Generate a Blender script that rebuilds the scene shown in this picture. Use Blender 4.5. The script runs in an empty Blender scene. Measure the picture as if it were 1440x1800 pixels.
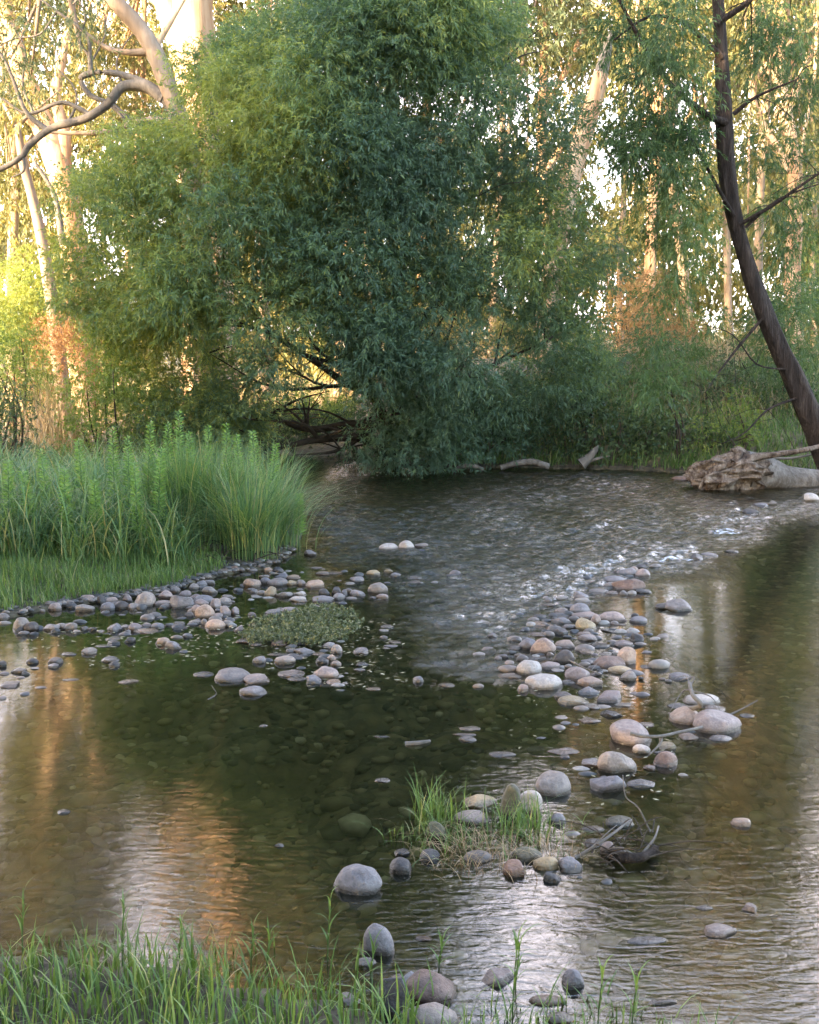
import bpy, math, random
import numpy as np
from mathutils import Vector, noise as mnoise

random.seed(7)
RNG = np.random.default_rng(11)
R = math.radians
scene = bpy.context.scene
COL = scene.collection

# ------------------------------------------------------------------ camera
CAM_H, FPX, HORV = 1.65, 1900.0, 620.0
PITCH = math.atan((900 - HORV) / FPX)
cam_d = bpy.data.cameras.new("camera")
cam = bpy.data.objects.new("camera", cam_d)
COL.objects.link(cam)
cam.location = (0, 0, CAM_H)
cam.rotation_euler = (math.pi / 2 - PITCH, 0, 0)
cam_d.sensor_fit = 'VERTICAL'
cam_d.sensor_height = 36
cam_d.lens = 36 * FPX / 1800
cam_d.clip_start = 0.05
cam_d.clip_end = 2000
scene.camera = cam

# ------------------------------------------------------------------ light
SUN_ELEV, SUN_TRAVEL = R(14), (0.75, 0.66)          # the sun shines towards +x and a little +y
w = bpy.data.worlds.new("World")
scene.world = w
w.use_nodes = True
wn = w.node_tree
bgn = wn.nodes["Background"]
sky = wn.nodes.new("ShaderNodeTexSky")
sky.sky_type = 'NISHITA'
sky.sun_disc = False
sky.sun_elevation = SUN_ELEV
sky.air_density = 1.0
sky.dust_density = 2.5
sky.ozone_density = 1.0
sun_az = math.atan2(-SUN_TRAVEL[0], -SUN_TRAVEL[1])  # from +y, clockwise, of the sun's place
sky.sun_rotation = sun_az
tc = wn.nodes.new("ShaderNodeTexCoord")
sp = wn.nodes.new("ShaderNodeSeparateXYZ"); wn.links.new(tc.outputs["Generated"], sp.inputs[0])
def wmr(src, a, b, c=0.0, d=1.0):
    n = wn.nodes.new("ShaderNodeMapRange"); n.interpolation_type = 'SMOOTHSTEP'
    for i, v in enumerate((a, b, c, d)): n.inputs[i + 1].default_value = v
    wn.links.new(src, n.inputs[0]); return n.outputs[0]
def wmul(a, b):
    n = wn.nodes.new("ShaderNodeMath"); n.operation = 'MULTIPLY'
    wn.links.new(a, n.inputs[0]); wn.links.new(b, n.inputs[1]); return n.outputs[0]
cn = wn.nodes.new("ShaderNodeTexNoise"); cn.inputs["Scale"].default_value = 2.6; cn.inputs["Detail"].default_value = 7
cmap = wn.nodes.new("ShaderNodeMapping"); cmap.inputs["Scale"].default_value = (1, 1, 2.2)
wn.links.new(tc.outputs["Generated"], cmap.inputs[0]); wn.links.new(cmap.outputs[0], cn.inputs["Vector"])
cf = wmul(wmul(wmr(sp.outputs[1], .15, .7), wmr(sp.outputs[2], .75, .45)), wmr(cn.outputs["Fac"], .34, .58, .25, 1))
cm = wn.nodes.new("ShaderNodeMix"); cm.data_type = 'RGBA'       # cloud added low over the far woodland to brighten the water's reflections
wn.links.new(cf, cm.inputs[0]); wn.links.new(sky.outputs[0], cm.inputs[6]); cm.inputs[7].default_value = (8.0, 7.0, 7.3, 1)
wn.links.new(cm.outputs[2], bgn.inputs[0])
bgn.inputs[1].default_value = 0.15
sd = bpy.data.lights.new("sun", 'SUN')
sd.energy = 2.9
sd.angle = R(0.6)
sd.color = (1.0, 0.75, 0.47)
sun = bpy.data.objects.new("sun", sd)
COL.objects.link(sun)
tv = Vector((SUN_TRAVEL[0], SUN_TRAVEL[1], -math.tan(SUN_ELEV) * math.hypot(*SUN_TRAVEL)))
sun.rotation_euler = tv.to_track_quat('-Z', 'Y').to_euler()
sun.location = (-20, -8, 12)
scene.view_settings.view_transform = 'Standard'
scene.view_settings.look = 'None'
scene.view_settings.gamma = 1
scene.view_settings.exposure = 3.55
scene.cycles.use_denoising = True
scene.cycles.max_bounces = 7
scene.cycles.diffuse_bounces = 3
scene.cycles.glossy_bounces = 3
scene.cycles.transmission_bounces = 4
scene.cycles.transparent_max_bounces = 8
scene.cycles.caustics_reflective = False
scene.cycles.caustics_refractive = False
scene.cycles.sample_clamp_indirect = 6

# ------------------------------------------------------------------ picture <-> place
SP, CP = math.sin(PITCH), math.cos(PITCH)
def px(u, v, z=0.0):
    """the point at height z seen at photo pixel u, v"""
    a, b = (u - 720) / FPX, (v - 900) / FPX
    t = (CAM_H - z) / (SP + b * CP)
    return Vector((a * t, (CP - b * SP) * t, z))
def pd(u, v, Y):
    """the point at distance Y along the ground seen at photo pixel u, v"""
    a, b = (u - 720) / FPX, (v - 900) / FPX
    t = Y / (CP - b * SP)
    return Vector((a * t, Y, CAM_H - (SP + b * CP) * t))
def to_px(x, y, z=0.0):
    dz = y * CP + (CAM_H - z) * SP
    dv = -y * SP + (CAM_H - z) * CP
    dz = np.maximum(dz, 0.05)
    return 720 + FPX * x / dz, 900 + FPX * dv / dz

# ------------------------------------------------------------------ helpers
def tag(o, label=None, cat=None, group=None, kind=None):
    if label: o["label"] = label
    if cat: o["category"] = cat
    if group: o["group"] = group
    if kind: o["kind"] = kind
    return o
def empty(name, loc, rz=0.0):
    o = bpy.data.objects.new(name, None)
    o.empty_display_size = 0.2
    o.location = loc
    o.rotation_euler = (0, 0, rz)
    COL.objects.link(o)
    return o
def mk(name, V, F, mat, parent=None, smooth=True, attrs=None, loc=None):
    V = np.asarray(V, dtype=np.float32)
    F = np.asarray(F, dtype=np.int32)
    me = bpy.data.meshes.new(name)
    n, k = F.shape
    me.vertices.add(len(V)); me.vertices.foreach_set("co", V.ravel())
    me.loops.add(n * k); me.loops.foreach_set("vertex_index", F.ravel())
    me.polygons.add(n)
    me.polygons.foreach_set("loop_start", np.arange(0, n * k, k, dtype=np.int32))
    me.polygons.foreach_set("use_smooth", np.full(n, smooth))
    for an, av in (attrs or {}).items():
        at = me.attributes.new(an, 'FLOAT', 'POINT')
        at.data.foreach_set("value", np.asarray(av, dtype=np.float32))
    me.update(calc_edges=True)
    me.materials.append(mat)
    o = bpy.data.objects.new(name, me)
    COL.objects.link(o)
    if parent: o.parent = parent
    if loc is not None: o.location = loc
    return o
def copy_tree(o, parent=None):
    c = o.copy(); COL.objects.link(c)
    if parent: c.parent = parent
    for ch in list(o.children): copy_tree(ch, c)
    return c
def nrm(a):
    return a / np.maximum(np.linalg.norm(a, axis=-1, keepdims=True), 1e-9)
def vn3(P, s, seed=0.0):
    """cheap smooth pseudo noise, vectorised: sums of sines"""
    P = np.asarray(P) * s
    x, y, z = P[..., 0], P[..., 1], P[..., 2] if P.shape[-1] > 2 else 0 * P[..., 0]
    r = 0
    for i, (a, b, c, d) in enumerate(((1, .7, .3, .1), (-.6, 1.1, .5, 1.7), (.4, -.9, 1.2, 3.1), (1.3, .2, -1, 4.6), (-.3, -1.4, -.7, 5.9))):
        r = r + np.sin(a * x + b * y + c * z + d + seed * (1.3 + i) + 1.3 * np.sin(.8 * b * x - a * y + c * z + seed))
    return r / 5

class Tubes:
    def __init__(s): s.V = []; s.F = []; s.n = 0
    def add(s, pts, rad, seg=8, wob=0.0, sub=4, seed=0):
        pts = np.array([tuple(p) for p in pts], float); rad = np.array(rad, float)
        if sub > 1 and len(pts) > 2:                      # catmull-rom
            P = np.vstack([2 * pts[0] - pts[1], pts, 2 * pts[-1] - pts[-2]])
            out, ro = [], []
            for i in range(1, len(P) - 2):
                for k in range(sub):
                    t = k / sub
                    out.append(.5 * ((2 * P[i]) + (-P[i-1] + P[i+1]) * t + (2*P[i-1] - 5*P[i] + 4*P[i+1] - P[i+2]) * t*t + (-P[i-1] + 3*P[i] - 3*P[i+1] + P[i+2]) * t**3))
                    ro.append(rad[i-1] * (1 - t) + rad[i] * t)
            out.append(pts[-1]); ro.append(rad[-1])
            pts, rad = np.array(out), np.array(ro)
        m = len(pts)
        T = np.gradient(pts, axis=0); T = nrm(T)
        ref = np.array([0, 0, 1.]) if abs(T[0][2]) < .8 else np.array([1., 0, 0])
        A = nrm(np.cross(T, ref)); B = np.cross(T, A)
        th = np.linspace(0, 2 * math.pi, seg, endpoint=False)
        rr = rad[:, None] * np.ones(seg)[None]
        if wob:
            L = np.cumsum(np.r_[0, np.linalg.norm(np.diff(pts, axis=0), axis=1)])
            q = np.stack([np.cos(th)[None] * 2 + 0 * L[:, None], np.sin(th)[None] * 2 + 0 * L[:, None], L[:, None] * 1.2 / max(rad.max(), .02) * .25 + 0 * th[None]], -1)
            rr = rr * (1 + wob * vn3(q, 1.3, seed) + wob * .5 * vn3(q, 3.1, seed + 5))
        V = pts[:, None] + rr[..., None] * (np.cos(th)[None, :, None] * A[:, None] + np.sin(th)[None, :, None] * B[:, None])
        idx = s.n + np.arange(m * seg).reshape(m, seg)
        a, b = idx[:-1], np.roll(idx[:-1], -1, 1); c, d = np.roll(idx[1:], -1, 1), idx[1:]
        s.V.append(V.reshape(-1, 3)); s.F.append(np.stack([a, b, c, d], -1).reshape(-1, 4))
        s.n += m * seg
        # caps
        for row, pt in ((idx[0], pts[0]), (idx[-1], pts[-1])):
            s.V.append(np.array([pt])); c0 = s.n; s.n += 1
            f = np.stack([row, np.roll(row, -1), np.full(seg, c0), np.full(seg, c0)], -1)
            f = f[:, [0, 1, 2, 2]]
            s.F.append(f)
    def build(s, name, mat, parent=None, attrs=None):
        V = np.vstack(s.V); F = np.vstack(s.F)
        # degenerate quads of the caps are kept as real triangles
        tri = F[:, 2] == F[:, 3]
        quads = F[~tri]; tris = F[tri][:, :3]
        me = bpy.data.meshes.new(name)
        me.vertices.add(len(V)); me.vertices.foreach_set("co", V.astype(np.float32).ravel())
        loops = np.concatenate([quads.ravel(), tris.ravel()]).astype(np.int32)
        me.loops.add(len(loops)); me.loops.foreach_set("vertex_index", loops)
        me.polygons.add(len(quads) + len(tris))
        st = np.concatenate([np.arange(len(quads)) * 4, len(quads) * 4 + np.arange(len(tris)) * 3]).astype(np.int32)
        me.polygons.foreach_set("loop_start", st)
        me.polygons.foreach_set("use_smooth", np.full(len(st), True))
        me.update(calc_edges=True)
        me.materials.append(mat)
        o = bpy.data.objects.new(name, me); COL.objects.link(o)
        if parent: o.parent = parent
        return o

# ------------------------------------------------------------------ materials
def nodes(name):
    m = bpy.data.materials.new(name); m.use_nodes = True
    nt = m.node_tree
    return m, nt, nt.nodes["Principled BSDF"], nt.nodes["Material Output"]
def ramp(nt, stops, fac):
    r = nt.nodes.new("ShaderNodeValToRGB")
    el = r.color_ramp.elements
    while len(el) < len(stops): el.new(0.5)
    for e, (p, c) in zip(el, stops):
        e.position = p; e.color = (*c, 1)
    nt.links.new(fac, r.inputs[0])
    return r.outputs[0]
def noise(nt, scale, detail=4, coord=None, rough=.55, mapscale=None, dist=0):
    n = nt.nodes.new("ShaderNodeTexNoise")
    n.inputs["Scale"].default_value = scale; n.inputs["Detail"].default_value = detail
    n.inputs["Roughness"].default_value = rough; n.inputs["Distortion"].default_value = dist
    if coord is None:
        coord = nt.nodes.new("ShaderNodeTexCoord").outputs["Object"]
    if mapscale:
        mp = nt.nodes.new("ShaderNodeMapping"); mp.inputs["Scale"].default_value = mapscale
        nt.links.new(coord, mp.inputs[0]); coord = mp.outputs[0]
    nt.links.new(coord, n.inputs["Vector"])
    return n.outputs["Fac"]
def math_(nt, op, a, b=None, clamp=False):
    n = nt.nodes.new("ShaderNodeMath"); n.operation = op; n.use_clamp = clamp
    for i, x in enumerate((a, b)):
        if x is None: continue
        if isinstance(x, (int, float)): n.inputs[i].default_value = x
        else: nt.links.new(x, n.inputs[i])
    return n.outputs[0]
def mixc(nt, fac, a, b, mode='MIX'):
    n = nt.nodes.new("ShaderNodeMix"); n.data_type = 'RGBA'; n.blend_type = mode
    for i, x in ((0, fac), (6, a), (7, b)):
        if isinstance(x, (int, float)): n.inputs[i].default_value = x
        elif isinstance(x, tuple): n.inputs[i].default_value = (*x, 1)
        else: nt.links.new(x, n.inputs[i])
    return n.outputs[2]
def bump(nt, h, strength, dist):
    b = nt.nodes.new("ShaderNodeBump"); b.inputs["Strength"].default_value = strength; b.inputs["Distance"].default_value = dist
    nt.links.new(h, b.inputs["Height"])
    return b.outputs[0]
def attr(nt, name):
    a = nt.nodes.new("ShaderNodeAttribute"); a.attribute_name = name
    return a.outputs["Fac"]

def leaf_mat(name, stops, trans=0.35, rough=.5, tint=(1.25, 1.2, .5)):
    m, nt, b, out = nodes(name)
    c = ramp(nt, stops, attr(nt, "rnd"))
    nt.links.new(c, b.inputs["Base Color"])
    b.inputs["Roughness"].default_value = rough
    b.inputs["Specular IOR Level"].default_value = .35
    t = nt.nodes.new("ShaderNodeBsdfTranslucent")
    nt.links.new(mixc(nt, 1.0, c, tint, 'MULTIPLY'), t.inputs[0])
    mx = nt.nodes.new("ShaderNodeMixShader"); mx.inputs[0].default_value = trans
    nt.links.new(b.outputs[0], mx.inputs[1]); nt.links.new(t.outputs[0], mx.inputs[2])
    nt.links.new(mx.outputs[0], out.inputs[0])
    return m
def bark_mat(name, stops, scale=6, stretch=.25, rough=.85, bmp=.02):
    m, nt, b, out = nodes(name)
    f = noise(nt, scale, 6, mapscale=(1, 1, stretch), rough=.65, dist=.4)
    f2 = noise(nt, scale * 4, 5, mapscale=(1, 1, stretch * .6), rough=.7)
    ff = math_(nt, 'ADD', math_(nt, 'MULTIPLY', f, .65), math_(nt, 'MULTIPLY', f2, .35))
    nt.links.new(ramp(nt, stops, ff), b.inputs["Base Color"])
    b.inputs["Roughness"].default_value = rough
    b.inputs["Specular IOR Level"].default_value = .2
    nt.links.new(bump(nt, ff, .9, bmp), b.inputs["Normal"])
    return m

M = {}
M['willow'] = leaf_mat("willow_leaf", [(0, (.085, .142, .098)), (.35, (.130, .205, .118)), (.6, (.18, .25, .10)), (1, (.34, .36, .10))], .38)
M['weep'] = leaf_mat("weeping_leaf", [(0, (.045, .085, .038)), (.5, (.08, .14, .055)), (1, (.15, .21, .07))], .35)
M['gum'] = leaf_mat("gum_leaf", [(0, (.09, .10, .045)), (.5, (.17, .175, .07)), (1, (.30, .26, .10))], .38, tint=(1.3, 1.15, .6))
M['gumdark'] = leaf_mat("dull_gum_leaf", [(0, (.06, .09, .05)), (.5, (.10, .13, .07)), (1, (.18, .19, .09))], .34)
M['shrub'] = leaf_mat("shrub_leaf", [(0, (.025, .045, .025)), (.5, (.06, .10, .045)), (1, (.14, .18, .07))], .28)
M['bright'] = leaf_mat("bright_leaf", [(0, (.10, .16, .04)), (.5, (.17, .23, .06)), (1, (.27, .30, .08))], .4)
M['rust'] = leaf_mat("rusty_leaf", [(0, (.20, .11, .05)), (.5, (.32, .19, .08)), (1, (.42, .29, .12))], .35, tint=(1.2, 1, .7))
M['grass'] = leaf_mat("grass_blade", [(0, (.07, .125, .035)), (.5, (.125, .20, .055)), (.9, (.20, .27, .085)), (1, (.36, .32, .17))], .33)
M['sedge'] = leaf_mat("sedge_blade", [(0, (.07, .14, .065)), (.5, (.15, .25, .10)), (.85, (.24, .33, .12)), (1, (.45, .37, .18))], .3)
M['dry'] = leaf_mat("dry_stalk", [(0, (.25, .16, .08)), (.5, (.38, .27, .14)), (1, (.5, .4, .22))], .25, tint=(1.1, 1, .8))
M['litter'] = leaf_mat("floating_leaf", [(0, (.16, .13, .07)), (.5, (.32, .27, .15)), (1, (.5, .45, .30))], .2, tint=(1, 1, .8))
M['bark_dark'] = bark_mat("dark_bark", [(.3, (.008, .006, .005)), (.5, (.042, .030, .025)), (.72, (.13, .098, .082))], 15, .14, bmp=.16)
M['bark_willow'] = bark_mat("willow_bark", [(.3, (.02, .016, .012)), (.7, (.08, .06, .045))], 9, .3)
M['bark_lit'] = bark_mat("sunlit_red_gum_bark", [(.28, (.10, .05, .03)), (.44, (.36, .20, .11)), (.58, (.54, .38, .25)), (.8, (.62, .51, .38))], 1.6, .16, bmp=.05)  # warm sunlight on the trunks is painted into this bark colour
M['bark_pale'] = bark_mat("pale_bark", [(.25, (.11, .075, .05)), (.5, (.25, .18, .13)), (.75, (.40, .32, .25))], 2.2, .2, bmp=.03)
M['bark_grey'] = bark_mat("weathered_limb", [(.25, (.05, .042, .038)), (.5, (.14, .12, .105)), (.8, (.27, .235, .20))], 7, .5, bmp=.015)
M['log'] = bark_mat("weathered_log", [(.25, (.03, .022, .018)), (.45, (.10, .08, .065)), (.6, (.19, .16, .14)), (.8, (.30, .27, .24))], 5, 1, bmp=.05)
M['rootwood'] = bark_mat("root_wood", [(.34, (.012, .008, .006)), (.45, (.09, .06, .045)), (.55, (.20, .155, .125)), (.68, (.38, .33, .29))], 9, .6, bmp=.1)

def rock_mat(name, a, b_, c):
    m, nt, b, out = nodes(name)
    a, b_, c = [(k[0] * .78, k[1] * .695, k[2] * .64) for k in (a, b_, c)]
    co = nt.nodes.new("ShaderNodeTexCoord").outputs["Object"]
    f1 = noise(nt, 17, 7, co, .68)
    f2 = noise(nt, 90, 3, co, .7)
    base = ramp(nt, [(.3, a), (.5, b_), (.72, c)], f1)
    base = mixc(nt, .55, base, ramp(nt, [(.32, (.55, .55, .55)), (.5, (1, 1, 1)), (.7, (1.3, 1.28, 1.25))], f2), 'MULTIPLY')
    oi = nt.nodes.new("ShaderNodeObjectInfo")
    base = mixc(nt, 1.0, base, ramp(nt, [(0, (.72, .72, .76)), (.5, (1, 1, 1)), (1, (1.22, 1.15, 1.08))], oi.outputs["Random"]), 'MULTIPLY')
    geo = nt.nodes.new("ShaderNodeNewGeometry")
    sx = nt.nodes.new("ShaderNodeSeparateXYZ"); nt.links.new(geo.outputs["Position"], sx.inputs[0])
    zz = math_(nt, 'ADD', sx.outputs[2], math_(nt, 'MULTIPLY', f1, -.02))
    mr = nt.nodes.new("ShaderNodeMapRange"); mr.inputs[1].default_value = -.002; mr.inputs[2].default_value = .014
    mr.inputs[3].default_value = 1; mr.inputs[4].default_value = 0
    nt.links.new(zz, mr.inputs[0])
    wet = mr.outputs[0]
    base = mixc(nt, wet, base, mixc(nt, 1.0, base, (.34, .32, .28), 'MULTIPLY'))
    nt.links.new(base, b.inputs["Base Color"])
    rr = nt.nodes.new("ShaderNodeMapRange"); rr.inputs[3].default_value = .55; rr.inputs[4].default_value = .2
    nt.links.new(wet, rr.inputs[0]); nt.links.new(rr.outputs[0], b.inputs["Roughness"])
    b.inputs["Specular IOR Level"].default_value = .45
    nt.links.new(bump(nt, math_(nt, 'ADD', f1, math_(nt, 'MULTIPLY', f2, .35)), 1.0, .012), b.inputs["Normal"])
    return m
ROCK = {
    'g': rock_mat("grey_stone", (.14, .125, .12), (.26, .235, .22), (.37, .335, .315)),
    'p': rock_mat("mauve_stone", (.17, .14, .135), (.30, .25, .24), (.42, .37, .35)),
    'b': rock_mat("blue_grey_stone", (.11, .108, .125), (.205, .20, .22), (.31, .305, .325)),
    'd': rock_mat("dark_stone", (.035, .033, .035), (.075, .07, .072), (.14, .13, .13)),
    't': rock_mat("pinkish_tan_stone", (.23, .17, .13), (.39, .30, .24), (.51, .42, .35)),
    'y': rock_mat("yellowish_stone", (.22, .18, .11), (.36, .30, .19), (.47, .41, .30)),
    'w': rock_mat("pale_stone", (.28, .27, .265), (.42, .405, .40), (.56, .54, .52)),
    'r': rock_mat("red_brown_stone", (.07, .055, .05), (.19, .125, .10), (.30, .22, .18)),
    'm': rock_mat("mossy_stone", (.05, .05, .03), (.12, .12, .08), (.24, .23, .19)),
}
CNAME = {'g': 'grey', 'p': 'mauve', 'b': 'blue-grey', 'd': 'dark', 't': 'pinkish tan', 'y': 'yellowish', 'w': 'pale', 'r': 'red-brown', 'm': 'mossy dark'}

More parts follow.
